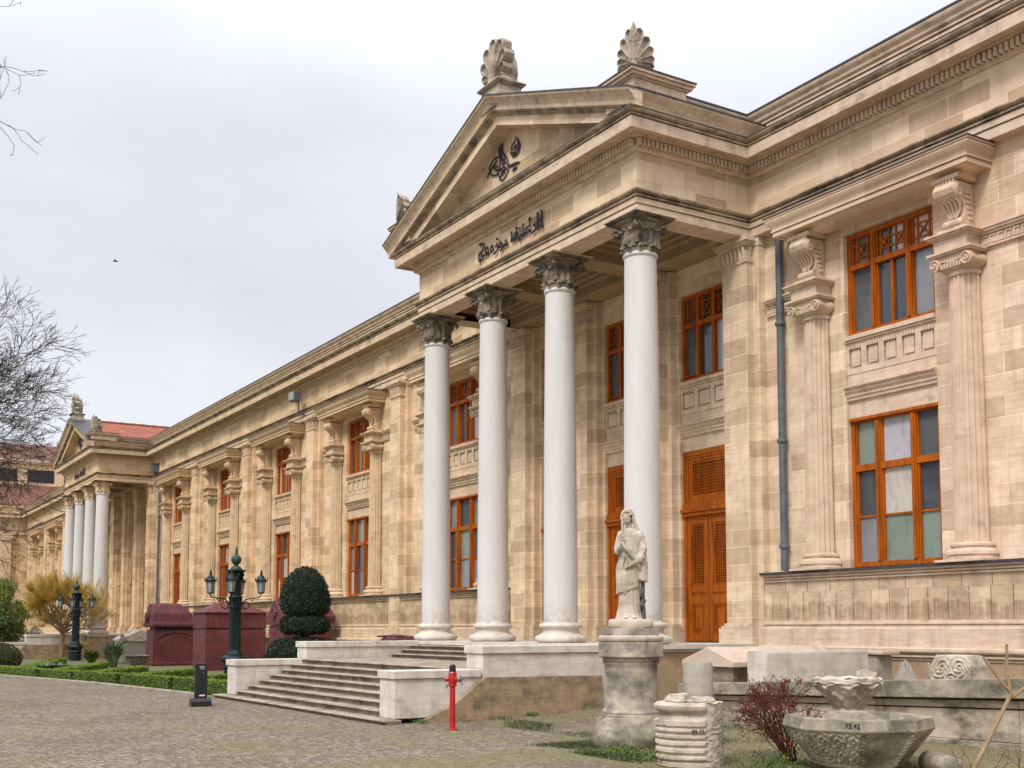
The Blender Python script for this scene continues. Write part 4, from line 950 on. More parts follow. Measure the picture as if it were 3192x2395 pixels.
def statue():
    cx, cy, z0 = -14.42, 10.95, 1.80
    # local frame: +x right in the view, -y towards the viewer; turned to face the camera
    m = MB()
    def ell(zs):   # (z, cx, cy, rx, ry)
        seg = 40; vs = []; n = len(zs)
        for j, (z, ex, ey, rx, ry) in enumerate(zs):
            for i in range(seg):
                a = 2*math.pi*i/seg
                f = 1 + FOLD(a, z)
                vs.append((ex + rx*f*math.cos(a), ey + ry*f*math.sin(a), z))
        fs = [(j*seg+i, j*seg+(i+1)%seg, (j+1)*seg+(i+1)%seg, (j+1)*seg+i) for j in range(n-1) for i in range(seg)]
        fs += [tuple(range(seg))[::-1], tuple(range((n-1)*seg, n*seg))]
        m.add(vs, fs)
    def blob(c, r, seg=14):
        vs = []; fs = []
        for j in range(seg//2+1):
            t = math.pi*j/(seg//2)
            for i in range(seg):
                a = 2*math.pi*i/seg; vs.append((c[0]+r[0]*math.sin(t)*math.cos(a), c[1]+r[1]*math.sin(t)*math.sin(a), c[2]+r[2]*math.cos(t)))
        for j in range(seg//2):
            for i in range(seg): fs.append((j*seg+i, (j+1)*seg+i, (j+1)*seg+(i+1)%seg, j*seg+(i+1)%seg))
        m.add(vs, fs)
    def densify(zs, k=4):
        o = []
        for a, b in zip(zs, zs[1:]):
            for q in range(k): o.append(tuple(a[i]+(b[i]-a[i])*q/k for i in range(5)))
        return o + [zs[-1]]
    # lower gown with vertical folds, weight on the right leg
    FOLD = lambda a, z: .13*(abs(math.sin(a*6.5 + .8*math.sin(z*3)))-.6)*(1 if z < .62 else .3)
    ell(densify([(-.02,-.03,-.01,.275,.235),(.05,-.03,-.01,.25,.215),(.25,-.025,0,.205,.165),(.5,-.02,0,.205,.16),(.75,-.02,0,.22,.17),(.9,-.02,0,.225,.17)]))
    blob((-.10,-.12,.62), (.11,.10,.24)); blob((-.09,-.19,.03), (.05,.10,.03)); blob((.07,-.18,.03), (.05,.09,.03))
    # mantle: hem rises from the left to the right, oblique folds
    FOLD = lambda a, z: .085*(abs(math.sin(a*2.5 + z*8))-.6) + .03*(abs(math.sin(a*7 - z*9))-.6)
    st = len(m.v)
    ell(densify([(.42,-.04,0,.235,.19),(.60,-.04,0,.245,.195),(.85,-.03,0,.245,.19),(1.02,-.01,0,.225,.175),(1.15,.0,.0,.215,.165),(1.28,.01,.0,.235,.16),(1.38,.01,0,.23,.15),(1.44,.0,0,.175,.12),(1.475,-.01,0,.09,.09)]))
    for i in range(st, len(m.v)):
        x_, y_, z_ = m.v[i]
        if z_ < .75: m.v[i] = (x_, y_, z_ + .26*(x_+.24)*(1-(z_-.42)/.33))
    # neck and head tilted to the left and down
    m.tube([(0,0,1.42),(-.03,-.02,1.56)], [.07,.062], 12)
    st = len(m.v)
    blob((0,0,0), (.078,.10,.118), 20)
    blob((0,-.095,-.012), (.015,.02,.028), 8); blob((0,-.088,-.052), (.028,.012,.010), 8); blob((0,-.075,-.095), (.026,.022,.02), 8)      # nose, lips, chin
    for s_ in (-1,1): blob((s_*.033,-.088,.018), (.017,.010,.008), 8); blob((s_*.033,-.092,.036), (.024,.010,.006), 8); blob((s_*.045,-.072,-.03), (.03,.03,.035), 8)
    m.xf(Matrix.Translation((-.055,-.04,1.635)) @ Matrix.Rotation(R(-12), 4, 'Y') @ Matrix.Rotation(R(14), 4, 'X') @ Matrix.Rotation(R(-28), 4, 'Z'), st)
    # hair roll, hood of the mantle
    for k in range(9):
        a = R(200 + k*17.5); blob((-.06+.088*math.cos(a)*(-1), -.085+.02*math.sin(k), 1.70+.05*math.sin(R(k*22))), (.022,.03,.022), 8)
    def hood(pts, w_, thick=.03):
        m.tube(pts, w_, 8)
    for k in range(13):
        a = R(-10 + k*200/12); ex = -.045 + .118*math.cos(a); ez = 1.655 + .125*math.sin(a)
        if 0 <= k <= 12: m.tube([(ex*.9-.005, -.06, ez), (ex, .0, ez+.005), (ex*.9, .08, ez-.01), (.0, .11, 1.60)], [.018,.032,.035,.06], 7)
    m.tube([(.07,-.05,1.66),(.085,-.04,1.58),(.11,-.03,1.50),(.17,-.01,1.42)], [.03,.035,.045,.06], 8)
    m.tube([(-.155,-.05,1.66),(-.15,-.06,1.56),(-.14,-.08,1.46),(-.16,-.10,1.36)], [.025,.028,.03,.04], 8)
    # shoulders
    blob((.19,.0,1.33), (.10,.12,.13)); blob((-.18,-.0,1.33), (.09,.11,.12))
    # raised left-hand arm: elbow out, forearm folded up to the chest, hand at the neck
    m.tube([(-.20,-.02,1.32),(-.26,-.07,1.14),(-.255,-.12,1.07)], [.075,.065,.055], 10)
    m.tube([(-.255,-.12,1.07),(-.22,-.19,1.16),(-.185,-.21,1.25)], [.052,.042,.034], 10)
    blob((-.175,-.215,1.29), (.036,.028,.045), 10)
    for k in range(4):
        m.tube([(-.185+.014*k,-.225,1.315),(-.165+.015*k,-.238,1.345-.004*abs(k-1)),(-.145+.014*k,-.225,1.355-.004*abs(k-1)),(-.135+.012*k,-.205,1.34)], [.0115,.011,.010,.009], 6)
    m.tube([(-.15,-.215,1.27),(-.13,-.225,1.30),(-.13,-.215,1.33)], [.013,.012,.010], 6)
    # other arm, forearm wrapped across the waist, hand resting at the hip
    m.tube([(.22,-.01,1.33),(.26,-.05,1.12),(.22,-.12,.98)], [.085,.085,.075], 10)
    m.tube([(.22,-.12,.98),(.10,-.19,.92),(.01,-.21,.88)], [.075,.055,.036], 10)
    blob((-.02,-.215,.865), (.045,.026,.034), 10)
    for k in range(4): m.tube([(-.05,-.225,.885-.015*k),(-.085,-.228,.875-.016*k),(-.105,-.215,.862-.016*k)], [.0115,.011,.009], 6)
    m.tube([(-.02,-.23,.895),(-.045,-.245,.905),(-.065,-.24,.90)], [.012,.011,.009], 6)
    # twisted fold crossing the body, cape falling at the right
    m.tube([(-.17,-.20,1.27),(-.10,-.215,1.16),(.0,-.215,1.05),(.10,-.20,.95),(.17,-.15,.86),(.22,-.10,.78)], [.02,.028,.032,.034,.036,.03], 8)
    m.tube([(-.10,-.20,1.04),(-.13,-.19,.92),(-.16,-.17,.82)], [.014,.016,.010], 6)
    for k in range(7):
        t = k/6; xx = .13 + .17*t
        m.tube([(.12+.09*t,.03-.06*math.sin(t*3),1.40-.04*t),(.20+.07*t,.03-.08*math.sin(t*3),1.15),(xx+.01,.02-.10*math.sin(t*3),.85),(xx+.02,.0-.11*math.sin(t*3),.60+.06*(1-t))], [.05,.045,.045,.034], 8)
    # support strut behind the gown
    st_i = len(m.v); st_f = len(m.f)
    m.tube([(.24,.05,0),(.23,.05,.3),(.25,.03,.62)], [.075,.055,.04], 9); blob((.28,.0,.30), (.035,.04,.03), 8); blob((.2,-.03,.22),(.04,.05,.07),8); blob((.2,-.02,.43),(.035,.05,.08),8)
    sm = MB(); sm.v = m.v[st_i:]; sm.f = [tuple(i-st_i for i in f) for f in m.f[st_f:]]; m.v = m.v[:st_i]; m.f = m.f[:st_f]
    H = 1.79; k = (3.65-1.80-.145)/H
    ang = math.atan2(-cx, cy)        # turn so that -y looks at the camera
    rot = Matrix.Rotation(math.atan2(0-cx, 0-cy) * -1 + math.pi, 4, 'Z')
    m.xf(Matrix.Translation((cx, cy, z0+.14)) @ rot @ Matrix.Diagonal((.78, .80, k, 1)))
    sm.xf(Matrix.Translation((cx, cy, z0+.14)) @ rot @ Matrix.Diagonal((.78, .80, k, 1)))
    t = thing('statue', (cx, cy, z0), 'ancient marble statue of a veiled woman in draped robes standing on the round pedestal', 'statue')
    sm.build('support', M['darkcap'], t, smooth=True, angle=60)
    o = m.build('draped_figure', M['white'], t)
    md = o.modifiers.new('r', 'REMESH'); md.mode = 'VOXEL'; md.voxel_size = .0065; md.use_smooth_shade = True
    m2 = MB(); rng = random.Random(5); n = 22
    pts = []
    for i in range(n):
        a = 2*math.pi*i/n; c_, s_ = math.cos(a), math.sin(a); r = .335/max(abs(c_), abs(s_)*1.25); r = min(r, .42) + rng.uniform(-.014,.014); pts.append((r*c_, r*s_))
    vs = [(x_, y_, z_) for z_, f in ((0,.94),(.03,1.0),(.09,1.02),(.13,.98),(.145,.9)) for x_, y_ in [(p[0]*f+rng.uniform(-.006,.006), p[1]*f+rng.uniform(-.006,.006)) for p in pts]]
    m2.add(vs, [tuple(range(n))[::-1], tuple(range(4*n,5*n))] + [(j*n+i, j*n+(i+1)%n, (j+1)*n+(i+1)%n, (j+1)*n+i) for j in range(4) for i in range(n)])
    m2.xf(Matrix.Translation((cx, cy, z0)) @ rot)
    m2.build('plinth', M['white'], t, smooth=True, angle=60)
statue()

# ------------------------------------------------------------------ helper for rough stones
def hull(name, pts, mat, rough=.01, sub=2, seed=1, parent=None, loc=None):
    """convex block from corner points, subdivided and chipped"""
    rng = random.Random(seed); bm = bmesh.new()
    for p in pts: bm.verts.new(p)
    bmesh.ops.convex_hull(bm, input=bm.verts)
    bmesh.ops.dissolve_limit(bm, angle_limit=R(3), verts=bm.verts, edges=bm.edges)
    bmesh.ops.bevel(bm, geom=list(bm.edges), offset=rough*1.6, segments=2, affect='EDGES')
    bmesh.ops.triangulate(bm, faces=bm.faces)
    bmesh.ops.subdivide_edges(bm, edges=[e for e in bm.edges if e.calc_length() > .15], cuts=sub, use_grid_fill=True)
    for v in bm.verts: v.co += Vector((rng.uniform(-1,1), rng.uniform(-1,1), rng.uniform(-1,1))) * rough * .5
    m = MB(); idx = {v: i for i, v in enumerate(bm.verts)}; m.v = [tuple(v.co) for v in bm.verts]; m.f = [tuple(idx[v] for v in f.verts) for f in bm.faces]; bm.free()
    return m.build(name, mat, parent, smooth=True, angle=35, loc=loc)
def boxpts(c, sx, sy, z0, z1, rot=0, taper=1.0):
    o = []
    for a, b in ((-1,-1),(1,-1),(1,1),(-1,1)):
        for z, k in ((z0,1),(z1,taper)):
            x_, y_ = a*sx/2*k, b*sy/2*k; o.append((c[0]+x_*math.cos(rot)-y_*math.sin(rot), c[1]+x_*math.sin(rot)+y_*math.cos(rot), z))
    return o
def text_mesh(body, size, ext, mat, name, parent, M4):
    cu = bpy.data.curves.new(name, 'FONT'); cu.body = body; cu.size = size; cu.extrude = ext; cu.align_x = 'CENTER'; cu.align_y = 'CENTER'
    tmp = bpy.data.objects.new('tmp_text', cu); COL.objects.link(tmp); dg = bpy.context.evaluated_depsgraph_get(); dg.update()
    me = bpy.data.meshes.new_from_object(tmp.evaluated_get(dg)); bpy.data.objects.remove(tmp)
    m = MB(); m.add([M4 @ v.co for v in me.vertices], [tuple(p.vertices) for p in me.polygons])
    return m.build(name, mat, parent)
def facing(c, yaw_off=0, tilt=0):
    a = math.atan2(-c[0], c[1]) + yaw_off
    # text plane (x right, y up) facing the camera side
    return Matrix.Translation(c) @ Matrix.Rotation(math.atan2(c[1], c[0]) - math.pi/2 + yaw_off, 4, 'Z') @ Matrix.Rotation(R(90)+tilt, 4, 'X')

def relief_grid(m, P, nu, nv, fn):
    vs = [P(i/nu, j/nv, fn(i/nu, j/nv)) for j in range(nv+1) for i in range(nu+1)]
    m.add(vs, [(j*(nu+1)+i, j*(nu+1)+i+1, (j+1)*(nu+1)+i+1, (j+1)*(nu+1)+i) for j in range(nv) for i in range(nu)])
def vine(cs, k=42, amp=.018):
    def fn(u, v):
        e = min(1, min(u, 1-u, v, 1-v)*14); best = 9; th = 0
        for a, b, asp in cs:
            d = math.hypot((u-a)*asp, v-b)
            if d < best: best = d; th = math.atan2(v-b, (u-a)*asp)
        return e*(amp*(.5+.5*math.sin(best*k + th*2)) * (.7+.3*math.sin(th*7+best*30)))
    return fn

# carved column drum in front of the pedestal
cx, cy = -12.03, 10.1
t = thing('column_drum', (cx, cy, 0), 'squat white ringed marble drum with a broken rough side, right of the pedestal', 'column drum')
prof = []
for z0_, z1_, r in ((.0,.09,.43),(.10,.17,.45),(.19,.27,.455),(.285,.36,.46),(.375,.44,.46),(.455,.52,.465),(.53,.63,.465)):
    prof += [(r-.03,z0_),(r,z0_+.02),(r,z1_-.02),(r-.03,z1_)]
prof += [(.42,.645),(.40,.68),(.41,.71),(.45,.725),(.475,.76),(.475,.80),(.44,.83),(.39,.84)]
m = MB(); m.lathe(prof, (cx,cy,0), 72)
rng = random.Random(9); ca = math.atan2(-cy, -cx)
for i, (x_, y_, z_) in enumerate(m.v):                                   # broken sector on the right
    a = (math.atan2(y_-cy, x_-cx) - ca + math.pi) % (2*math.pi) - math.pi
    if .45 < a < 1.9:
        r = math.hypot(x_-cx, y_-cy); k = (.425 + rng.uniform(-.014,.014))/r; m.v[i] = (cx+(x_-cx)*k, cy+(y_-cy)*k, z_ + rng.uniform(-.004,.004))
    else:
        k = 1 + rng.uniform(-.004,.004); m.v[i] = (cx+(x_-cx)*k, cy+(y_-cy)*k, z_ + rng.uniform(-.003,.003))
m.build('ringed_drum', M['white'], t, smooth=True, angle=45)
hull('broken_top', [(cx+.36*math.cos(a), cy+.36*math.sin(a), .838) for a in (ca-.2-2.4, ca-1.6, ca-.8, ca-.12)] + [(cx+.30*math.cos(a), cy+.30*math.sin(a), .93) for a in (ca-2.4, ca-1.6, ca-.9, ca-.2)] + [(cx,cy,.95)], M['white'], .012, 2, 4, t)
hull('broken_top', [(cx+.36*math.cos(a), cy+.36*math.sin(a), .838) for a in (ca+.15, ca+.8, ca+1.5, ca+2.3)] + [(cx+.31*math.cos(a), cy+.31*math.sin(a), .90) for a in (ca+.2, ca+.8, ca+1.5, ca+2.3)] + [(cx,cy,.90)], M['white'], .010, 2, 8, t)
a = ca+.22; p = (cx+.475*math.cos(a), cy+.475*math.sin(a), .485)
text_mesh('89.73', .075, .004, M['ink'], 'number_mark', t, Matrix.Translation(p) @ Matrix.Rotation(a + R(90), 4, 'Z') @ Matrix.Rotation(R(90), 4, 'X'))

# plain granite stump
cx, cy = -13.5, 11.5
m = MB(); m.lathe([(.235,0),(.24,.05),(.235,.6),(.22,1.27),(.20,1.30)], (cx,cy,0), 28, jit=.002)
tag(m.build('column_stump', M['granite'], loc=(cx,cy,0), smooth=True, angle=45), 'plain grey granite column stump behind the ringed drum', 'column stump')

# gabled sarcophagus with a dark carved chest
GZ0, GZ1 = 1.10, 1.46
M['lidstone'] = stone('pinkish_lid_stone', (.60,.48,.39), (.52,.41,.33), dirt=.2, dirtcol=(.2,.16,.12), streak=.5, warm=False)
t = thing('gabled_sarcophagus', (-16.6,15.8,0.8), 'gabled pinkish stone lid on a dark carved chest, behind the granite stump', 'sarcophagus')
ga, gb, gxc = 14.40, 17.3, -16.65
m = MB(); m.ext_y([(gxc-.72,GZ0),(gxc-.72,GZ0+.09),(gxc-.68,GZ0+.12),(gxc,GZ1),(gxc+.68,GZ0+.12),(gxc+.72,GZ0+.09),(gxc+.72,GZ0)], ga, gb)
m.build('gabled_lid', M['lidstone'], t, bevel=.012)
m = MB(); m.box(gxc-.6, gxc+.6, ga+.1, gb-.1, .75, GZ0-.002); ch = m.build('chest', M['darkcap'], t)
m = MB(); x = gxc+.602
for ya in (ga+.5, ga+1.6):
    m.box(x, x+.015, ya, ya+.9, GZ0-.06, GZ0-.03); m.box(x, x+.015, ya, ya+.03, .80, GZ0-.06); m.box(x, x+.015, ya+.87, ya+.9, .80, GZ0-.06)
    for q in (0, .1): m.tube([(x+.01, ya+.05+q, .82), (x+.01, ya+.45, GZ0-.08-q*.5), (x+.01, ya+.85-q, .82)], .014, 4)
m.build('carved_panel', M['grey'], ch)

BZ = 1.40
o = hull('marble_block', boxpts((-15.25,15.6), .5, 2.55, .80, BZ, 0), M['marble'], .014, 2, 11, loc=(-15.25,15.6,.84)); tag(o, 'long grey marble block with a chipped top edge, above the red shrub', 'block')
o = hull('stone_slab', boxpts((-16.0,17.6), 1.8, .5, 1.30, 1.37, .0), M['lidstone'], .01, 1, 12, loc=(-16.0,17.6,1.28)); tag(o, 'thin pinkish stone slab lying behind the long grey marble block', 'slab')
hull('slab_support', boxpts((-16.0,17.6), 1.5, .4, .80, 1.295, .0), M['granite'], .01, 1, 13, parent=None, loc=(-16.0,17.6,.82))
tag(bpy.data.objects['slab_support'], 'low rough stone support under the thin pinkish slab', 'stone')
def up(o, l, c): return tag(o, l, c)
o = hull('pointed_stone', [(-12.60,14.6,.86),(-12.22,14.6,.86),(-12.22,14.95,.86),(-12.6,14.95,.86),(-12.42,14.72,1.35),(-12.36,14.8,1.34)], M['granite'], .02, 2, 14, loc=(-12.4,14.75,.86)); up(o, 'small pointed rough stone fragment on the terrace, right of the long grey block', 'stone fragment')
o = hull('white_fragment', [(-12.95,14.25,.98),(-12.6,14.25,.98),(-12.95,14.5,.98),(-12.6,14.5,.98),(-12.97,14.3,1.16),(-12.55,14.3,1.12),(-12.9,14.5,1.15)], M['white'], .012, 1, 15, loc=(-12.8,14.4,.95)); up(o, 'small white marble fragment between the long grey block and the pointed stone', 'stone fragment')
# carved block with rosettes
c = (-11.75, 15.2)
t = thing('carved_fragment', (c[0], c[1], .95), 'rounded marble fragment carved with rosettes and a braided border, far right on the terrace', 'stone fragment')
bl = []
for k in range(9):
    a = math.pi*k/8; bl.append((c[0]-.42*math.cos(a)*(1 if k in (0,8) else .95), 1.02+.38*min(1, math.sin(a)*1.4)))
m = MB(); m.ext_y([(c[0]-.44,.9)] + bl + [(c[0]+.44,.9)], c[1]-.2, c[1]+.2); bdy = m.build('block', M['white'], t, bevel=.03)
m = MB(); y = c[1]-.21
def PF(u, v, d_): return (c[0]-.38+.76*u, y-d_, .97+(.40-.16*abs(2*u-1)**3)*v)
relief_grid(m, PF, 90, 50, vine([(.3,.55,1.9),(.72,.6,1.9),(.5,.05,1.9)], 34, .035))
for k in range(9): m.tube([(c[0]-.40,y,.95+k*.035),(c[0]-.37,y-.02,.965+k*.035),(c[0]-.40,y,.985+k*.035)], .010, 4); m.tube([(c[0]+.38,y,.95+k*.035),(c[0]+.41,y-.02,.965+k*.035),(c[0]+.38,y,.985+k*.035)], .010, 4)
m.build('rosettes', M['white'], bdy, smooth=True)
# draped torso cut by the right edge
c = (-10.45, 15.45); t = thing('draped_torso', (c[0], c[1], 1.0), 'broken draped marble torso standing at the right edge of the terrace', 'statue fragment')
m = MB(); n = 36; zs = [1.0+.1*k for k in range(13)]
rr = [.20,.21,.22,.215,.21,.20,.21,.23,.25,.26,.24,.18,.09]
vs = [(c[0]+r*(1+.09*math.sin(a*9+z*14))*math.cos(a), c[1]+.75*r*(1+.09*math.sin(a*9+z*14))*math.sin(a), z+.35) for z, r in zip(zs, rr) for a in [2*math.pi*i/n for i in range(n)]]
m.add(vs, [(j*n+i, j*n+(i+1)%n, (j+1)*n+(i+1)%n, (j+1)*n+i) for j in range(12) for i in range(n)] + [tuple(range(n))[::-1], tuple(range(12*n,13*n))]); m.build('draped_body', M['white'], t, smooth=True, angle=60)
m = MB(); m.lathe([(.26,.9),(.26,1.05),(.22,1.1),(.22,1.28),(.27,1.34)], (c[0],c[1],0), 8); m.build('base', M['grey'], t)

# octagonal carved basin
cx, cy = -10.38, 11.45; rot = math.atan2(-cy, -cx)
t = thing('octagonal_basin', (cx, cy, 0), 'large octagonal grey stone basin with carved leaf relief, low at the right', 'basin')
def ring(r, z, n=8): return [(cx + r*math.cos(rot + R(3) + 2*math.pi*k/n), cy + r*math.sin(rot + R(3) + 2*math.pi*k/n), z) for k in range(n)]
m = MB()
lv = [ring(.56,.10), ring(.58,.15), ring(.90,.54), ring(.93,.57), ring(.90,.71), ring(.76,.71), ring(.45,.30)]
m.add([p for l in lv for p in l], [(j*8+i, j*8+(i+1)%8, (j+1)*8+(i+1)%8, (j+1)*8+i) for j in range(6) for i in range(8)] + [tuple(range(8))[::-1], tuple(range(48,56))])
bs = m.build('bowl', M['mossy'], t, bevel=.012)
m = MB(); m.lathe([(.42,-.05),(.42,.04),(.50,.10)], (cx,cy,0), 8); m.build('foot', M['granite'], t)
m = MB(); rng = random.Random(21)
def facep(side):
    A, Bq = Vector(lv[1][side]), Vector(lv[1][(side+1)%8]); Cq, Dq = Vector(lv[2][side]), Vector(lv[2][(side+1)%8])
    nrm = (Bq-A).cross(Cq-A).normalized()
    if nrm.dot(Vector((A.x-cx, A.y-cy, 0))) < 0: nrm = -nrm
    return lambda u, v, d_: tuple((A*(1-u)+Bq*u)*(1-v) + (Cq*(1-u)+Dq*u)*v + nrm*(d_ - .001))
for sd in (6, 7): relief_grid(m, facep(sd), 110, 60, vine([(.2,.3,1.5),(.5,.25,1.5),(.8,.3,1.5),(.2,.75,1.5),(.5,.72,1.5),(.8,.75,1.5)], 40, .028))
def leafs(lo, hi):
    def fn(u, v):
        t_ = (u-lo)/(hi-lo)
        return max(0, math.sin(math.pi*min(1,max(0,t_)))) * (.012+.016*abs(math.sin(v*26 + abs(t_-.5)*8)))
    return fn
relief_grid(m, facep(0), 110, 60, lambda u, v: max(leafs(-.12,.16)(u,v), leafs(.88,1.1)(u,v)))
m.build('carved_relief', M['mossy'], bs, smooth=True)
pa = (Vector(lv[4][7]) + Vector(lv[4][0]))*.5; q0, q1 = Vector(lv[3][7])*.5+Vector(lv[4][7])*.5, Vector(lv[3][0])*.5+Vector(lv[4][0])*.5
pc = q0*.16 + q1*.84; dr = (q1-q0).normalized()
nrm = Vector((dr.y, -dr.x, 0)); 
if nrm.dot(Vector((-cx,-cy,0))) < 0: nrm = -nrm
pc = pc + nrm*.012
M4 = Matrix.Translation(pc) @ Matrix(((dr.x, 0, nrm.x, 0), (dr.y, 0, nrm.y, 0), (0, 1, 0, 0), (0,0,0,1)))
text_mesh('72.42', .085, .004, M['ink'], 'number_mark', t, M4)
# carved capital standing behind the basin
cx, cy = -11.35, 12.35
t = thing('carved_capital', (cx, cy, .5), 'white bell-shaped marble capital carved with leaves, standing behind the octagonal basin', 'capital')
m = MB(); pr_ = [(.22,.60),(.22,.66),(.20,.70),(.24,.76),(.30,.86),(.37,.95),(.42,1.02),(.44,1.05),(.45,1.07),(.45,1.115),(.42,1.13),(.34,1.10)]
def PB(u, v, d_):
    q = v*(len(pr_)-1); k = min(int(q), len(pr_)-2); r = pr_[k][0]+(pr_[k+1][0]-pr_[k][0])*(q-k); z = pr_[k][1]+(pr_[k+1][1]-pr_[k][1])*(q-k); a = 2*math.pi*u
    return (cx+(r+d_)*math.cos(a), cy+(r+d_)*math.sin(a), z + .01*math.sin(a*9))
def cf(u, v):
    if v < .22 or v > .80: return 0
    w_ = math.sin(math.pi*(v-.22)/.58)
    return .045*w_*(.5+.5*math.sin(u*2*math.pi*8 + 2*math.sin(v*16)))*(.55+.45*math.sin(v*38 + 1.5*math.cos(u*2*math.pi*16)))
relief_grid(m, PB, 200, 60, cf); b_ = m.build('carved_bell', M['white'], t, smooth=True, angle=60)
m = MB(); m.lathe([(.2,0),(.2,.62)], (cx,cy,0), 16); m.build('stand', M['granite'], t)
# stone roll near the bottom edge
m = MB(); m.lathe([(.13,0),(.145,.02),(.14,.9),(.12,.92)], (0,0,0), 24, jit=.002); m.xf(Matrix.Translation((-9.75,12.0,.16)) @ Matrix.Rotation(R(58), 4, 'Z') @ Matrix.Rotation(R(90), 4, 'X'))
tag(m.build('stone_cylinder', M['mossy'], loc=(-9.7,11.9,.1), smooth=True, angle=45), 'mossy stone cylinder lying on the ground beside the octagonal basin', 'stone fragment')
m = MB(); 

# ------------------------------------------------------------------ porphyry sarcophagi (long side towards the viewer = +X)
def sarc(name, x1, wx, y0, y1, body, lid, label, kind):
    x0 = x1 - wx; t = thing(name, ((x0+x1)/2, (y0+y1)/2, 0), label, 'sarcophagus', 'purple porphyry sarcophagi'); yc = (y0+y1)/2; xc = (x0+x1)/2
    if kind == 'round':
        hull('chest', boxpts((xc,yc), wx-.25, y1-y0-.25, -.05, body, 0), M['porphyry'], .03, 2, 31, t)
        m = MB(); m.box(x0+.02, x1-.02, y0+.02, y1-.02, 0, .16); m.build('foot', M['porphyry'], t, bevel=.03)
        m = MB(); pts = [(x0,body+.12),(x0,body+.30),(x0+.12,body+.36),(x0+.2,lid-.5),(x0+.45,lid-.12),(xc-.2,lid),(xc+.2,lid),(x1-.45,lid-.12),(x1-.2,lid-.5),(x1-.12,body+.36),(x1,body+.30),(x1,body+.12)]
        m.ext_y(pts, y0, y1); 
        for i, (a, b_, c_) in enumerate(m.v):
            if c_ > body+.5: m.v[i] = (a, b_ + (.10 if b_ < yc else -.30 - .8*(c_-body-.5)), c_)
        l_ = m.build('lid', M['porphyry'], t, bevel=.05)
        m = MB(); m.box(x0+.3, x1-.3, y0+.25, y1-.25, body-.02, body+.13); m.build('rebate', M['black'], t)
        m = MB()
        for k in range(13):
            a = math.pi*k/12; m.lathe([(.045,0),(.05,.03),(.02,.05)], (x1-.12, yc-.95*math.cos(a)*.85, body-.42+.32*math.sin(a)), 8)
        m.tube([(x1-.10, yc-.95*math.cos(math.pi*k/16), body-.5+.38*math.sin(math.pi*k/16)) for k in range(17)], .035, 6); m.build('garland_relief', M['porphyry'], t, smooth=True)
        m = MB(); i0 = 0; m.lathe([(.22,0),(.25,.03),(.25,.12),(.1,.16)], (0,0,0), 20); m.xf(Matrix.Translation((xc, y0+.02, body+.62)) @ Matrix.Rotation(R(90), 4, 'X')); m.build('end_boss', M['porphyry'], l_, smooth=True)
    elif kind == 'hip':
        hull('chest', boxpts((xc,yc), wx, y1-y0, -.05, body, 0), M['porphyry'], .02, 2, 32, t)
        m = MB(); m.box(x0-.02, x1+.02, y0-.02, y1+.02, body+.03, lid-.46); l_ = m.build('lid', M['porphyry'], t, bevel=.025)
        m = MB(); m.box(x0+.02, x1-.02, y0+.02, y1-.02, body, body+.031); m.build('joint', M['black'], t)
        e = lid-.459
        m = MB(); m.add([(x0-.08,y0-.08,e),(x1+.08,y0-.08,e),(x1+.08,y1+.08,e),(x0-.08,y1+.08,e),(x0-.08,y0-.08,e+.05),(x1+.08,y0-.08,e+.05),(x1+.08,y1+.08,e+.05),(x0-.08,y1+.08,e+.05),(xc,yc-.65,lid),(xc,yc+.55,lid)],
                        [(0,3,2,1),(0,1,5,4),(1,2,6,5),(2,3,7,6),(3,0,4,7),(4,5,8),(5,6,9,8),(6,7,9),(7,4,8,9)]); m.build('hipped_roof', M['porphyry'], l_, bevel=.02)
    else:
        hull('chest', boxpts((xc,yc), wx-.2, y1-y0-.2, -.05, body, 0), M['porphyry'], .02, 2, 33, t)
        m = MB(); m.ext_y([(x0,body+.002),(x0,body+.10),(x0+.07,body+.16),(x0+.0,body+.2),(x0-.02,body+.34),(xc,lid),(x1+.02,body+.34),(x1,body+.2),(x1-.07,body+.16),(x1,body+.10),(x1,body+.002)], y0, y1); l_ = m.build('gabled_lid', M['porphyry'], t, bevel=.02)
        for i in range(0): pass
        m = MB()
        m.tube([(xc+.2*math.cos(2*math.pi*k/12), y0-.02, body+.45+.2*math.sin(2*math.pi*k/12)) for k in range(13)], .045, 6); m.tube([(xc-.1,y0-.02,body+.35),(xc+.1,y0-.02,body+.55)], .03, 5); m.tube([(xc-.1,y0-.02,body+.55),(xc+.1,y0-.02,body+.35)], .03, 5); m.build('wreath_relief', M['porphyry'], l_, smooth=True)
    return t
sarc('porphyry_sarcophagus', -58.0, 1.7, 14.75, 17.25, 1.75, 3.05, 'dark red porphyry sarcophagus with a rounded overhanging lid, leftmost of the three', 'round')
sarc('porphyry_sarcophagus', -50.1, 1.9, 15.05, 17.75, 1.78, 2.93, 'dark red porphyry sarcophagus with a plain hipped lid, behind the near lamp post', 'hip')
sarc('porphyry_sarcophagus', -43.4, 1.9, 16.05, 18.25, 1.95, 2.93, 'dark red porphyry sarcophagus with a steep gabled lid, partly hidden by the topiary', 'gable')
o = hull('porphyry_fragment', [(-33.6,15.5,1.0),(-31.3,15.5,1.0),(-31.3,16.1,1.0),(-33.6,16.1,1.0),(-33.5,15.5,1.5),(-33.1,15.55,1.62),(-31.8,15.5,1.60),(-31.4,15.5,1.48),(-33,16,1.6),(-31.6,16,1.55)], M['porphyry'], .05, 2, 41, loc=(-32.4,15.8,1.0)); up(o, 'low broken purple porphyry fragment lying left of the first portico column', 'stone fragment')
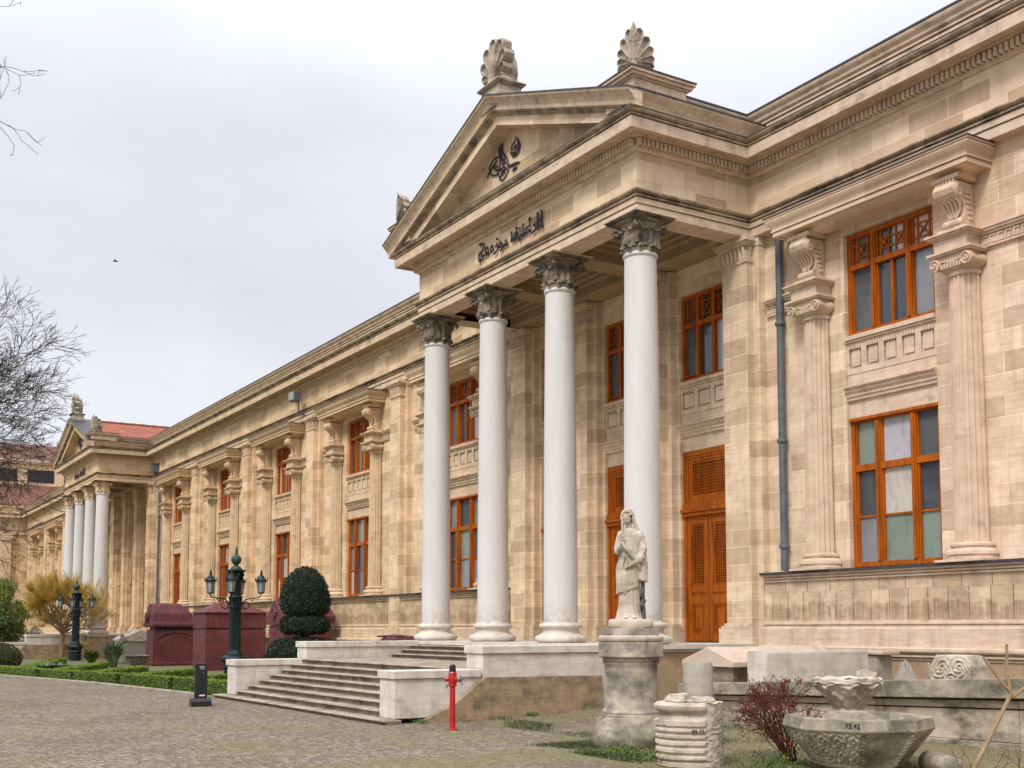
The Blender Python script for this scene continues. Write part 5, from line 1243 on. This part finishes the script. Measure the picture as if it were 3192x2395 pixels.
hull('fragment_bed', boxpts((-32.3,16.2), 3.2, 1.6, -.1, 1.05), M['marbled'], .02, 1, 42, loc=(-32.3,16.2,0)); tag(bpy.data.objects['fragment_bed'], 'raised marble bed carrying the low purple fragment beside the stairs', 'stone bed')
# small gabled sarcophagus and reclining fragments near the far portico
def small_sarc(c, s, label, rz=0):
    t = thing('small_sarcophagus', (c[0], c[1], 0), label, 'sarcophagus', 'pale sarcophagi near the far portico'); w_, l_, h_ = s
    m = MB(); m.box(c[0]-w_/2, c[0]+w_/2, c[1]-l_/2, c[1]+l_/2, c[2], c[2]+h_*.62); m.build('chest', M['granite'], t, bevel=.02)
    m = MB(); z = c[2]+h_*.622; m.ext_x([(c[1]-l_/2-.08,z),(c[1]-l_/2-.08,z+.12),(c[1],z+h_*.36),(c[1]+l_/2+.08,z+.12),(c[1]+l_/2+.08,z)], c[0]-w_/2-.08, c[0]+w_/2+.08); lo = m.build('gabled_lid', M['white'], t, bevel=.02)
    m = MB()
    for s_ in (-1, 1): m.add([(c[0]+w_/2+.1, c[1]+s_*(l_/2+.1), z+.1),(c[0]+w_/2+.1, c[1]+s_*(l_/2-.25), z+.12),(c[0]+w_/2+.1, c[1]+s_*(l_/2+.1), z+.5),(c[0]+w_/2-.25, c[1]+s_*(l_/2+.1), z+.1)], [(0,1,2),(0,2,3),(1,2,3),(0,1,3)])
    m.build('corner_horn', M['white'], lo)
small_sarc((-64.1,15.5,.0), (1.9,1.9,1.8), 'pale stone sarcophagus with a gabled lid and corner horns, left of the rounded purple one')
o = hull('reclining_fragment', [(-79.5,12.4,1.44),(-77.9,12.4,1.44),(-77.9,13.1,1.44),(-79.5,13.1,1.44),(-79.4,12.5,1.7),(-78.6,12.6,2.0),(-78.2,12.6,1.95),(-78,13,1.6)], M['white'], .06, 2, 51, loc=(-78.7,12.7,1.44)); up(o, 'white reclining marble fragment lying on the wall of the far stairs', 'stone fragment')

# ------------------------------------------------------------------ lamp posts
def lamp(label):
    t = thing('lamp_post', (0,0,0), label, 'lamp post', 'cast iron lamp posts in front of the museum')
    m = MB(); m.lathe([(.36,0),(.36,.45),(.40,.50),(.36,.56),(.37,.62),(.46,.72),(.47,.78),(.43,.84),(.33,.90),(.32,.95),(.25,1.03),(.235,1.08)], (0,0,0), 8); m.build('base', M['iron'], t)
    m = MB(); m.lathe([(.215,1.08)] + [(.21,1.1),(.20,2.55)], (0,0,0), 96, flute=.016, nfl=18); m.build('shaft', M['iron'], t, smooth=True, angle=30)
    m = MB(); m.lathe([(.22,2.5),(.24,2.53),(.225,2.57),(.225,2.84),(.24,2.88),(.21,2.92),(.19,2.93),(.18,3.55),(.20,3.58)], (0,0,0), 24); m.build('collar', M['iron'], t, smooth=True)
    m = MB()
    for k in range(8):
        a = 2*math.pi*k/8; q = lambda r, z: (r*math.cos(a), r*math.sin(a), z); m.tube([q(.18,3.45), q(.21,3.6), q(.27,3.68), q(.29,3.63)], [.05,.06,.05,.025], 6)
    m.lathe([(.20,3.55),(.22,3.7),(.30,3.76),(.33,3.77),(.33,3.81),(.20,3.82)], (0,0,0), 16); m.build('capital', M['iron'], t, smooth=True, angle=40)
    m = MB(); m.lathe([(.20,3.82),(.19,3.88),(.10,3.95),(.07,3.98)] + [(.07+.0,3.98)] + [(.175*math.sin(R(v)), 4.16-.18*math.cos(R(v))) for v in range(24,165,12)] + [(.04,4.35),(.06,4.38),(.03,4.42),(.05,4.45),(.015,4.48)], (0,0,0), 24)
    fin = m.build('finial', M['verdigris'], t, smooth=True, angle=50)
    m = MB(); m.tube([(.045*math.cos(R(v)), 0, 4.55+.065*math.sin(R(v))) for v in range(-240,61,25)], [.006,.011,.014,.016,.017,.018,.018,.017,.016,.014,.012,.009,.006], 6); m.build('crescent', M['iron'], fin)
    for k in range(3 if True else 4):
        a = R((38, 218, 262)[k]) 
    angs = (-28, 62, 152, 242)
    for k in range(4):
        a = R(angs[k]); q = lambda r, z: (r*math.cos(a), r*math.sin(a), z)
        m = MB(); m.tube([q(.2,2.62), q(.34,2.80), q(.52,2.84), q(.78,2.86), q(.86,2.93)], [.03,.026,.024,.022,.02], 7)
        m.tube([q(.36+.11*math.cos(R(v)), 2.60+.11*math.sin(R(v))) for v in range(90,-271,-30)], [.018]*13, 5)
        m.tube([q(.24,2.5), q(.30,2.44), q(.38,2.48)], .018, 5); m.tube([q(.48,2.83),q(.54,2.74),q(.62,2.80),q(.66,2.85)], .013, 5)
        for s_ in (-1,1): m.tube([q(.84,2.92), (q(.86,2.97)[0]-s_*.05*math.sin(a), q(.86,2.97)[1]+s_*.05*math.cos(a), 2.98), (q(.86,3.02)[0]-s_*.09*math.sin(a), q(.86,3.02)[1]+s_*.09*math.cos(a), 3.03)], .012, 5)
        arm = m.build('arm', M['iron'], t, smooth=True)
        c = q(.86, 0)
        m = MB(); m.lathe([(.10,3.03),(.155,3.40)], (c[0],c[1],0), 6); lt = m.build('lantern', M['frost'], t)
        m = MB(); m.lathe([(.05,2.99),(.115,3.01),(.115,3.035),(.10,3.04)], (c[0],c[1],0), 6); m.lathe([(.158,3.40),(.20,3.42),(.20,3.45),(.13,3.52),(.09,3.60),(.05,3.63),(.04,3.68),(.05,3.70),(.012,3.82)], (c[0],c[1],0), 12)
        for j in range(6):
            b_ = 2*math.pi*j/6; m.tube([(c[0]+.103*math.cos(b_), c[1]+.103*math.sin(b_), 3.03), (c[0]+.158*math.cos(b_), c[1]+.158*math.sin(b_), 3.41)], .010, 4)
            m.tube([(c[0]+.19*math.cos(b_), c[1]+.19*math.sin(b_), 3.43), (c[0]+.215*math.cos(b_), c[1]+.215*math.sin(b_), 3.57)], [.028,.004], 4)
        m.build('lantern_frame', M['iron'], lt)
    return t
l1 = lamp('dark green four-lantern lamp post with crescent finial, behind the left stair wall')
l2 = copy_tree(l1); l2.location = (-69.7, 13.46, 0); l2['label'] = 'distant dark green lamp post among the hedges, in front of the yellow shrub'
l1.location = (-39.08, 12.75, 0); l1.rotation_euler.z = 0; l2.rotation_euler.z = R(3)

# ------------------------------------------------------------------ hydrant and information post
c = (-18.45, 10.02); t = thing('fire_hydrant', (c[0], c[1], 0), 'slim red fire hydrant with a dark cap and grey side outlet', 'hydrant')
m = MB(); m.lathe([(.10,0),(.10,.02),(.055,.03),(.050,.76),(.075,.78),(.075,.81),(.06,.82)], (c[0],c[1],0), 20); m.build('standpipe', M['red'], t, smooth=True)
m = MB(); m.lathe([(.06,.811),(.078,.84),(.078,.95),(.07,.98),(.078,1.0),(.062,1.03)], (c[0],c[1],0), 20)
for a, L_ in ((R(225),.14),(R(35),.13)):
    dx, dy = math.cos(a), math.sin(a); m.tube([(c[0],c[1],.90),(c[0]+dx*L_,c[1]+dy*L_,.90)], .045, 14)
m.build('head', M['red'], t, smooth=True)
m = MB(); m.lathe([(.062,1.03),(.06,1.09),(.055,1.14),(.03,1.16)], (c[0],c[1],0), 16); m.build('cap', M['black'], t, smooth=True)
a = R(35); q = lambda r: (c[0]+r*math.cos(a), c[1]+r*math.sin(a), .90)
m = MB(); m.tube([q(.13), q(.165)], .058, 14); m.tube([q(.165), q(.19)], .03, 6); oc = m.build('outlet_cap', M['chrome'], t, smooth=True)
m = MB(); m.tube([q(.16), (q(.2)[0], q(.2)[1], .80), (q(.17)[0], q(.17)[1], .77)], .010, 5); m.tube([(c[0]-.07,c[1]-.06,.80),(c[0]-.09,c[1]-.09,.74)], .02, 6); m.build('chain', M['chrome'], t)

c = (-27.1, 8.05); rz = math.atan2(c[1], c[0]) - math.pi/2
t = thing('information_post', (c[0], c[1], 0), 'black free-standing information post with small white print, left of the stairs', 'information post')
Mx = Matrix.Translation((c[0],c[1],0)) @ Matrix.Rotation(rz + R(8), 4, 'Z')
m = MB(); m.ext_x([(-.19,0),(-.19,.12),(-.13,.19),(.13,.19),(.19,.12),(.19,0)], -.23, .23); m.xf(Mx); m.build('foot', M['black'], t, bevel=.006)
m = MB(); m.box(-.14,.14,-.06,.06,.19,.99); m.xf(Mx); m.build('panel', M['black'], t, bevel=.006)
for body, size, zz, xx in (('Müze', .055, .91, .02), ('Museum', .030, .865, .02), ('▸', .05, .77, .05)):
    text_mesh(body, size, .001, M['sign'], 'print', t, Mx @ Matrix.Translation((xx, -.0625, zz)) @ Matrix.Rotation(R(90), 4, 'X'))
m = MB()
for k, (x0, x1) in enumerate(((-.04,-.005),(.0,.03),(.035,.05),(.055,.085))): m.box(x0, x1, -.0625, -.060, .235, .265 + .008*(k % 2))
m.xf(Mx); m.build('logo_strip', M['sign'], t)
# ------------------------------------------------------------------ vegetation
def leaves(m, pts, s, rng, asp=.55, dirs=None):
    for i, p in enumerate(pts):
        u = Vector((rng.gauss(0,1), rng.gauss(0,1), rng.gauss(0,1)))
        if dirs: u = u*.6 + Vector(dirs[i])*1.2
        u.normalize(); v = u.cross(Vector((rng.gauss(0,1), rng.gauss(0,1), rng.gauss(0,1)))).normalized()
        a = s*rng.uniform(.6,1.3); p = Vector(p)
        m.add([p - u*a*.1, p + v*a*asp*.5 + u*a*.45, p + u*a, p - v*a*asp*.5 + u*a*.45], [(0,1,2,3)])
def hedge(x0, y0, x1, y1, label, w_=.42, h=.37, seed=0, z0=0):
    rng = random.Random(seed); L_ = math.hypot(x1-x0, y1-y0); dx, dy = (x1-x0)/L_, (y1-y0)/L_; nx, ny = -dy, dx
    t = thing('box_hedge', (x0, y0, 0), label, 'hedge', 'low clipped box hedges of the parterre')
    def P(a, b, z): return (x0+dx*a+nx*b, y0+dy*a+ny*b, z)
    m = MB(); e = .02
    m.add([P(e,-w_/2+e,0),P(L_-e,-w_/2+e,0),P(L_-e,w_/2-e,0),P(e,w_/2-e,0),P(e,-w_/2+e,h-e),P(L_-e,-w_/2+e,h-e),P(L_-e,w_/2-e,h-e),P(e,w_/2-e,h-e)], [(0,3,2,1),(4,5,6,7),(0,1,5,4),(1,2,6,5),(2,3,7,6),(3,0,4,7)])
    m.build('hedge_core', M['clipcore'], t)
    m = MB(); pts = []; dirs = []
    dens = 800
    for (n, f) in ((int(L_*w_*dens), 't'), (int(L_*h*dens), 's'), (int(L_*h*dens*.5), 'b'), (int(w_*h*dens), 'e0'), (int(w_*h*dens), 'e1')):
        for _ in range(n):
            wob = .012*math.sin(_*.7)
            if f == 't': pts.append(P(rng.uniform(0,L_), rng.uniform(-w_/2,w_/2), h-.03+rng.uniform(-.01,.02))); dirs.append((0,0,1))
            elif f == 's': pts.append(P(rng.uniform(0,L_), -w_/2+rng.uniform(-.012,.02), rng.uniform(.02,h))); dirs.append((-nx,-ny,.3))
            elif f == 'b': pts.append(P(rng.uniform(0,L_), w_/2+rng.uniform(-.02,.012), rng.uniform(.02,h))); dirs.append((nx,ny,.3))
            elif f == 'e0': pts.append(P(rng.uniform(-.012,.02), rng.uniform(-w_/2,w_/2), rng.uniform(.02,h))); dirs.append((-dx,-dy,.3))
            else: pts.append(P(L_+rng.uniform(-.02,.012), rng.uniform(-w_/2,w_/2), rng.uniform(.02,h))); dirs.append((dx,dy,.3))
    leaves(m, pts, .042, rng, .6, dirs); m.build('foliage', M['clip'], t)
    return t
HS = [((-62,3.9),(-53,5.75),'front clipped hedge at the far left, beside the rusty round bush'),
 ((-52.8,5.9),(-44.5,7.45),'long front clipped hedge along the kerb, second from the left'),
 ((-44.1,7.55),(-41.6,8.1),'short front clipped hedge left of the longest bright one'),
 ((-41.3,8.15),(-38.6,8.9),'front clipped hedge near the middle of the kerb'),
 ((-38.3,9.0),(-34.8,9.55),'bright front clipped hedge left of the information post'),
 ((-34.5,9.65),(-30.6,10.15),'front clipped hedge touching the left stair wall, behind the information post'),
 ((-44.6,8.0),(-52.6,11.4),'inner clipped hedge running back from the front row towards the distant lamp post'),
 ((-41.6,8.6),(-46.6,11.6),'inner clipped hedge ending beside the stone urn'),
 ((-38.7,9.4),(-42.8,12.6),'inner clipped hedge running back right of the stone urn'),
 ((-35.0,10.1),(-37.4,12.4),'inner clipped hedge running back behind the information post'),
 ((-48.5,7.6),(-62.0,11.4),'dark back clipped hedge along the far side of the parterre')]
for i, (a, b, lb) in enumerate(HS): hedge(*a, *b, lb, seed=i, h=.38 if i < 6 else .36, w_=.42 if i < 6 else .34)
def ellipsoid_bush(name, c, r, label, cat, core, leaf, n, s, seed, zc=1., lump=.05, group=None, flat=None):
    rng = random.Random(seed); t = thing(name, (c[0], c[1], 0), label, cat, group)
    m = MB(); sg = 24; prof = []
    m.lathe([(max(.001, r[0]*.93*math.sin(math.pi*k/14)), r[2]*.93*-math.cos(math.pi*k/14)) for k in range(15)], c, sg); m.build('branches', core, t, smooth=True)
    m = MB(); pts = []; dirs = []
    for _ in range(n):
        a = rng.uniform(0, 2*math.pi); z = rng.uniform(-1, 1); q = math.sqrt(1-z*z)
        k = 1 + lump*math.sin(a*5+z*7)*math.cos(z*9+a*3) + rng.uniform(-.05,.03)
        pts.append((c[0]+r[0]*q*math.cos(a)*k, c[1]+r[1]*q*math.sin(a)*k, c[2]+r[2]*z*k)); dirs.append((q*math.cos(a), q*math.sin(a), z))
    leaves(m, pts, s, rng, .6, dirs); m.build('foliage', leaf, t); return t
ellipsoid_bush('round_bush', (-53.0, 7.2, .55), (.85,.85,.62), 'round rusty green clipped bush at the left edge, in front of the hedges', 'bush', M['clipcore'], M['rustleaf'], 7000, .06, 3)
# tiered topiary
rng = random.Random(12); cx, cy = -34.06, 13.31
t = thing('tiered_topiary', (cx, cy, 0), 'dark clipped yew topiary with a dome over a disc and a wide base ring', 'topiary')
tiers = [[(.02,2.20),(.55,2.22),(.72,2.32),(.79,2.55),(.78,2.8),(.70,3.1),(.53,3.4),(.30,3.6),(.05,3.68)],
         [(.1,1.66),(.65,1.68),(.78,1.76),(.80,1.9),(.78,2.06),(.68,2.14),(.1,2.15)],
         [(.3,.2),(1.08,.3),(1.2,.6),(1.22,.95),(1.15,1.2),(1.0,1.38),(.7,1.46),(.1,1.47)]]
for nm, tr in zip(('dome','disc','base_ring'), tiers):
    tr = [(r*.93, z) for r, z in tr]
    m = MB(); m.lathe([(r*.95, z) for r, z in tr], (cx,cy,0), 28); o = m.build(nm, M['yewcore'], t, smooth=True)
    m = MB(); pts = []; dirs = []
    for (r0,z0),(r1,z1) in zip(tr, tr[1:]):
        ar = math.hypot(r1-r0, z1-z0)*2*math.pi*(r0+r1)/2
        for _ in range(int(ar*1100)):
            u = rng.random(); a = rng.uniform(0, 2*math.pi); r = r0+(r1-r0)*u; z = z0+(z1-z0)*u; k = 1+rng.uniform(-.035,.03)+.02*math.sin(a*6+z*8)+.015*math.sin(a*13-z*11)
            k += .05*(rng.random() < .04); pts.append((cx+r*k*math.cos(a), cy+r*k*math.sin(a), z+rng.uniform(-.03,.03))); dirs.append((math.cos(a)*(z1-z0+.1), math.sin(a)*(z1-z0+.1), (r0-r1)+.2))
    leaves(m, pts, .065, rng, .5, dirs); m.build('foliage', M['yew'], o)
m = MB(); m.lathe([(.16,.1),(.14,3.0)], (cx,cy,0), 12); m.build('trunk', M['bark'], t)

def grow(m, p, d, ln, r, depth, rng, spread, up, minr, tips=None, split=(2,3), shrink=.74, seg=5, wob=.16):
    pts = [p]; n = 4 if depth > 1 else 3; q = Vector(p); dd = Vector(d).normalized()
    for i in range(n):
        dd = (dd + Vector((rng.gauss(0,wob), rng.gauss(0,wob), rng.gauss(0,wob)+up*.12))).normalized(); q = q + dd*ln/n; pts.append(tuple(q))
    m.tube(pts, [max(minr, r*(1-.38*i/n)) for i in range(n+1)], seg if r > .03 else 3, cap=False)
    if tips is not None and depth <= 1: tips.append((tuple(q), tuple(dd)))
    if depth <= 0: return
    k = rng.randint(*split)
    for j in range(k):
        nd_ = (dd + Vector((rng.gauss(0,spread), rng.gauss(0,spread), rng.gauss(0,spread)+up*.25))).normalized()
        s_ = pts[-1] if j < 2 else pts[rng.randint(1, n-1)]
        grow(m, s_, nd_, ln*shrink*rng.uniform(.75,1.15), r*.62, depth-1, rng, spread, up, minr, tips, split, shrink, seg, wob)
# big bare tree at the left: trunk outside the frame
rng = random.Random(4)
RT = Vector((.521,.853,0)); FD = Vector((-.853,.521,0))
base = FD*52 + RT*(-29.6); base.z = 0
t = thing('bare_tree', base, 'big leafless tree reaching in from the left edge in front of the far portico', 'tree')
m = MB(); m.tube([base, base+Vector((.1,.1,3)), base+Vector((.0,.3,6)), base+Vector((.2,.4,10.6))], [.45,.38,.32,.22], 12); tr = m.build('trunk', M['bark'], t, smooth=True)
m = MB()
for k in range(24):
    h = 7.4 + 2.8*k/19; up_ = rng.uniform(.05, .80) if k % 3 else rng.uniform(.5, 1.2); sd_ = rng.uniform(.8, 1.2) if k % 4 else rng.uniform(-1, .4)
    d = RT*sd_ + FD*rng.uniform(-.55,.55) + Vector((0,0,up_))
    grow(m, tuple(base+Vector((.1,.35,h))), d, rng.uniform(2.4, 3.0), .09, 7, rng, .34, .05, .009, None, (2,3), .74, 4, .12)
m.build('crown', M['bark'], t)
for xx, yy, a in ((-40,-15,50),(-55,-17,140),(-72,-19,250)):
    k = copy_tree(t); k.location = (xx, yy, 0); k.rotation_euler.z = R(a); k['label'] = 'bare tree across the courtyard, seen only as a reflection in the window panes'; k['group'] = 'bare trees across the courtyard'
# a few twig tips of a nearer tree at the top left corner
rng = random.Random(17)
t = thing('bare_tree', (-29.5, .2, 0), 'nearer bare tree showing only thin twig tips at the top left corner', 'tree')
m = MB(); b0 = Vector((-29.5,.2,0)); m.tube([b0, b0+Vector((0,.1,6)), b0+Vector((.1,.3,13.5))], [.3,.24,.12], 10); m.build('trunk', M['bark'], t, smooth=True)
m = MB()
for (h, z1, reach) in ((12.5,16.6,3.6),(11.5,15.3,4.1),(10.6,14.2,4.3)):
    p0 = b0+Vector((0,.2,h)); p1 = b0 + RT*reach*.72 + Vector((0,0,z1-.9)); m.tube([p0, (p0+p1)/2+Vector((0,0,.5)), p1], [.06,.035,.016], 5)
    for j in range(3): grow(m, tuple(p1), RT*.8+Vector((rng.uniform(-.2,.2), rng.uniform(-.2,.2), rng.uniform(-.2,.5))), .75, .014, 3, rng, .45, .1, .006, None, (1,2), .7, 3, .2)
m.build('crown', M['bark'], t)
# yellow shrub with a pale forked stem
rng = random.Random(23); c = Vector((-73.9,13.5,0))
t = thing('yellow_shrub', c, 'round shrub of upright golden yellow twigs in front of the far portico columns', 'shrub')
m = MB(); tips = []
m.tube([c, c+Vector((.0,0,.9)), c+Vector((.1,.05,1.5))], [.17,.15,.13], 8); m.build('trunk', M['barkpale'], t, smooth=True)
m = MB()
for k in range(20):
    a = rng.uniform(0, 2*math.pi); s_ = rng.uniform(.35,1.35); grow(m, tuple(c+Vector((.05,0,1.2+.04*k))), (RT*math.cos(a)*s_ + Vector((-.853,.521,0))*math.sin(a)*s_*.8 + Vector((0,0,.85))), 1.25, .055, 3, rng, .35, .25, .012, tips, (2,3), .72, 4)
m.build('branches', M['barkpale'], t)
m = MB()
for p, d in tips:
    left = (Vector(p)-c).dot(RT) < .3
    for j in range(30 if left else 8):
        dd = (Vector(d) + Vector((rng.gauss(0,.35), rng.gauss(0,.35), rng.gauss(.4,.25)))).normalized(); q = Vector(p); m.tube([q, q+dd*.25, q+dd*rng.uniform(.4,.75)+Vector((0,0,.06))], [.012,.011,.006], 3, cap=False)
m.build('twigs', M['yellowtwig'], t)
# dark green bush behind it
rng = random.Random(31)
t = thing('evergreen_bush', (-78.3,10.2,0), 'tall dark evergreen bush with yellowish top at the left edge, left of the yellow shrub', 'bush')
m = MB(); m.tube([(-78.3,10.2,0),(-78.2,10.3,2.5)], [.2,.1], 8); m.build('trunk', M['bark'], t)
m = MB(); pts = []
for k in range(80):
    a = rng.uniform(0,6.28); rr = rng.uniform(0,1)**.6; z = rng.uniform(.5,4.6); w_ = 2.0*math.sin(min(1,(5.4-z)/3.6)*math.pi/2)
    c2 = Vector((-78.3+w_*rr*math.cos(a)*.9, 10.2+w_*rr*math.sin(a), z)); rad = rng.uniform(.35,.7)
    for _ in range(360):
        v = Vector((rng.gauss(0,1),rng.gauss(0,1),rng.gauss(0,1))).normalized()*rad*rng.uniform(.5,1.05); pts.append(c2+v)
leaves(m, pts, .15, rng, .4); m.build('crown', M['darkleaf'], t)
# grey green plant and stone urn beside the purple sarcophagus
rng = random.Random(37)
def tuft(name, c, n, h, s, label, cat, mat, wid=.04, group=None):
    t = tag(MB().build(name+'_tmp', None), None) if False else None
    m = MB()
    for _ in range(n):
        a = rng.uniform(0,6.28); l_ = h*rng.uniform(.6,1.1); b = rng.uniform(.1,.9)*s
        p0 = Vector((c[0]+rng.gauss(0,.06)*s, c[1]+rng.gauss(0,.06)*s, c[2])); p1 = p0+Vector((math.cos(a)*b*.4, math.sin(a)*b*.4, l_*.6)); p2 = p0+Vector((math.cos(a)*b, math.sin(a)*b, l_*rng.uniform(.7,1.0)))
        sd = Vector((-math.sin(a), math.cos(a), 0))*wid
        m.add([p0-sd*.5, p0+sd*.5, p1+sd, p1-sd, p2], [(0,1,2,3),(3,2,4)])
    return tag(m.build(name, mat, loc=c), label, cat, group)
tuft('grey_plant', (-56.5,12.6,0), 260, 1.35, 1.0, 'spiky grey green plant growing behind the stone urn', 'plant', M['sage'], .05)
tuft('grey_plant', (-62.5,12.9,0), 180, .8, .8, 'small dark leafy plant between the distant lamp post and the spiky grey plant', 'plant', M['darkleaf'], .06)
tuft('silver_ground_plant', (-50.5,9.0,0), 420, .42, 2.2, 'silvery low plants spilling over the inner hedge near the distant lamp post', 'plant', M['sage'], .05)
c = (-51.0,12.4); t = thing('stone_urn', (c[0], c[1], 0), 'dark carved stone urn on a pale block among the hedges', 'urn')
m = MB(); m.lathe([(.12,.14),(.18,.2),(.30,.30),(.40,.45),(.46,.58),(.50,.60),(.52,.66),(.48,.67),(.40,.62)], (c[0],c[1],0), 28); bo = m.build('bowl', M['darkcap'], t, smooth=True)
m = MB()
for k in range(16):
    a = 2*math.pi*k/16; m.tube([(c[0]+r*math.cos(a), c[1]+r*math.sin(a), z) for r, z in ((.28,.26),(.38,.38),(.45,.5))], [.03,.045,.03], 5)
m.build('gadroons', M['darkcap'], bo, smooth=True)
m = MB(); m.box(c[0]-.28, c[0]+.28, c[1]-.28, c[1]+.28, -.05, .14); m.build('block', M['granite'], t, bevel=.01)
# red shrub right of the drum
rng = random.Random(44); c = Vector((-11.45,11.32,.02))
t = thing('red_shrub', c, 'leafless shrub of thin dark twigs with small red blossoms, between the drum and the basin', 'shrub')
m = MB(); tips = []
for k in range(27):
    a = rng.uniform(0,6.28); s_ = rng.uniform(.05,.58)
    d = RT*math.cos(a)*s_ + Vector((-.853,.521,0))*math.sin(a)*s_ - RT*.32 + Vector((0,0,1.1))
    grow(m, tuple(c+Vector((rng.gauss(0,.05), rng.gauss(0,.05), 0))), d, .50, .012, 4, rng, .40, .05, .0032, tips, (2,3), .62, 4, .12)
m.build('stems', M['redtwig'], t)
m = MB(); leaves(m, [p for p, d in tips if rng.random() < .8 for _ in range(2)], .022, rng, .8); m.build('buds', M['redtwig'], t)
m = MB()
for p, d in rng.sample(tips, min(26, len(tips))): leaves(m, [Vector(p)+Vector((rng.gauss(0,.014),rng.gauss(0,.014),rng.gauss(0,.014))) for _ in range(9)], .032, rng, .9)
m.build('blossoms', M['redbud'], t)
# pruned sapling at the right edge
c = Vector((-8.50,11.05,.0)); t = thing('pruned_sapling', c, 'bare pruned sapling with a leaning forked stem at the right edge', 'tree')
f = Vector((-8.40,11.76,1.06)); m = MB()
m.tube([c+Vector((-.02,-.03,.0)), c+Vector((.0,.30,.42)), f], [.030,.027,.023], 8)
m.tube([f, f+Vector((-.10,-.08,.18)), Vector((-8.62,11.59,1.47))], [.022,.019,.016], 7); m.tube([f, f+Vector((-.06,.02,.25)), Vector((-8.48,11.82,1.62))], [.022,.021,.018], 7)
m.tube([f+Vector((.0,.02,-.04)), Vector((-8.28,11.98,1.20)), Vector((-8.1,12.3,1.45))], [.021,.019,.016], 7)
for p, q in ((f, Vector((-8.5,11.6,1.22))), (f+Vector((.02,.02,.05)), Vector((-8.35,11.7,1.35)))): m.tube([p, (p+q)/2+Vector((.02,0,.02)), q], [.006,.004,.002], 4)
m.build('stem', M['barkpale'], t, smooth=True)
rng = random.Random(55)
m = MB(); c = Vector((-8.5,11.3,.05)); 
for k in range(9): grow(m, tuple(c+Vector((rng.uniform(-.2,.5), rng.uniform(-.1,.4), 0))), (rng.gauss(0,.3),rng.gauss(0,.3),1), .3, .006, 1, rng, .3, .1, .002, None, (1,2))
tag(m.build('dry_twigs', M['redtwig'], loc=tuple(c)), 'thin dry reddish twigs at the foot of the pruned sapling', 'twigs')

# grass and moss at the foot of the stones
rng = random.Random(61)
def scatter(name, areas, n, h, mat, wid=.012):
    m = MB()
    for (x0,y0,x1,y1,dens) in areas:
        for _ in range(int(n*dens)):
            x = rng.uniform(x0,x1); y = rng.uniform(y0,y1)
            if math.sin(x*3.1+1.7*math.sin(y*2.3)) + math.cos(y*3.7+x*1.3) + rng.uniform(-.8,.8) < .15: continue
            a = rng.uniform(0,6.28); l_ = h*rng.uniform(.4,1.2); lean = rng.uniform(.1,.8)*l_; z = .0 + max(0, (y-11)*.045)
            p = Vector((x,y,z)); sd = Vector((-math.sin(a), math.cos(a),0))*wid; q = p+Vector((math.cos(a)*lean, math.sin(a)*lean, l_))
            m.add([p-sd, p+sd, q], [(0,1,2)])
    return tag(m.build(name, mat, loc=(0,0,0)), kind='stuff')
tag(scatter('grass', [(-15.4,9.6,-12.5,10.9,1.0),(-12.6,10.0,-9.5,13.6,1.2),(-11.2,9.6,-8,10.8,.6),(-20,11.0,-15,11.9,.5),(-15.3,11.5,-12,14,1.0)], 9000, .055, M['grassblade'], .006), 'short moss and grass at the foot of the stones and walls', None)
def weeds(c, n, s, label):
    m = MB(); pts = [(c[0]+rng.gauss(0,s), c[1]+rng.gauss(0,s), c[2]+abs(rng.gauss(0,s*.35))) for _ in range(n)]; leaves(m, pts, .032, rng, .9)
    return tag(m.build('weed_clump', M['weed'], loc=c), kind='stuff')
weeds((-13.6,10.1,.03), 420, .16, 'leafy weed clump at the foot of the round pedestal')
weeds((-12.75,10.05,.03), 320, .14, 'leafy weed clump between the round pedestal and the ringed drum')
weeds((-11.2,10.9,.03), 420, .20, 'leafy weed clump right of the ringed drum, below the red shrub')
weeds((-19.85,12.6,.08), 160, .07, 'small weed growing at the foot of the stucco stair plinth')
weeds((-19.8,10.1,.03), 140, .08, 'small weed beside the front right end of the stairs')
# fallen leaves and chips on the paving
m = MB()
for _ in range(260):
    x = rng.uniform(-22,-8); y = rng.uniform(6,11.3); a = rng.uniform(0,3.1); s_ = rng.uniform(.012,.04); z = .022 + .0*x
    m.add([(x-s_*math.cos(a),y-s_*math.sin(a),z),(x+s_*.4*math.sin(a),y-s_*.4*math.cos(a),z+.01),(x+s_*math.cos(a),y+s_*math.sin(a),z),(x-s_*.4*math.sin(a),y+s_*.4*math.cos(a),z+.006)], [(0,1,2,3)])
tag(m.build('fallen_leaves', M['barkpale'], loc=(0,0,0)), 'scattered dry leaves on the paving', None, kind='stuff')
# birds
def bird(c, s, label):
    m = MB(); r = RT; u = Vector((0,0,1)); c = Vector(c)
    m.tube([c-r*s*.5, c-r*s*.2, c+r*s*.25, c+r*s*.5], [s*.02,s*.09,s*.08,s*.02], 6)
    f_ = Vector((-.853,.521,0))
    for q in (-1, 1): m.add([c-r*s*.15, c+r*s*.15, c+f_*q*s*.7+u*s*.18-r*s*.1, c+f_*q*s*.35+u*s*.16+r*s*.12], [(0,1,3,2)])
    return tag(m.build('bird', M['black'], loc=tuple(c)), label, 'bird')
bird((-66.5,14.4,22.46), .36, 'small dark bird flying in the open sky at the left')
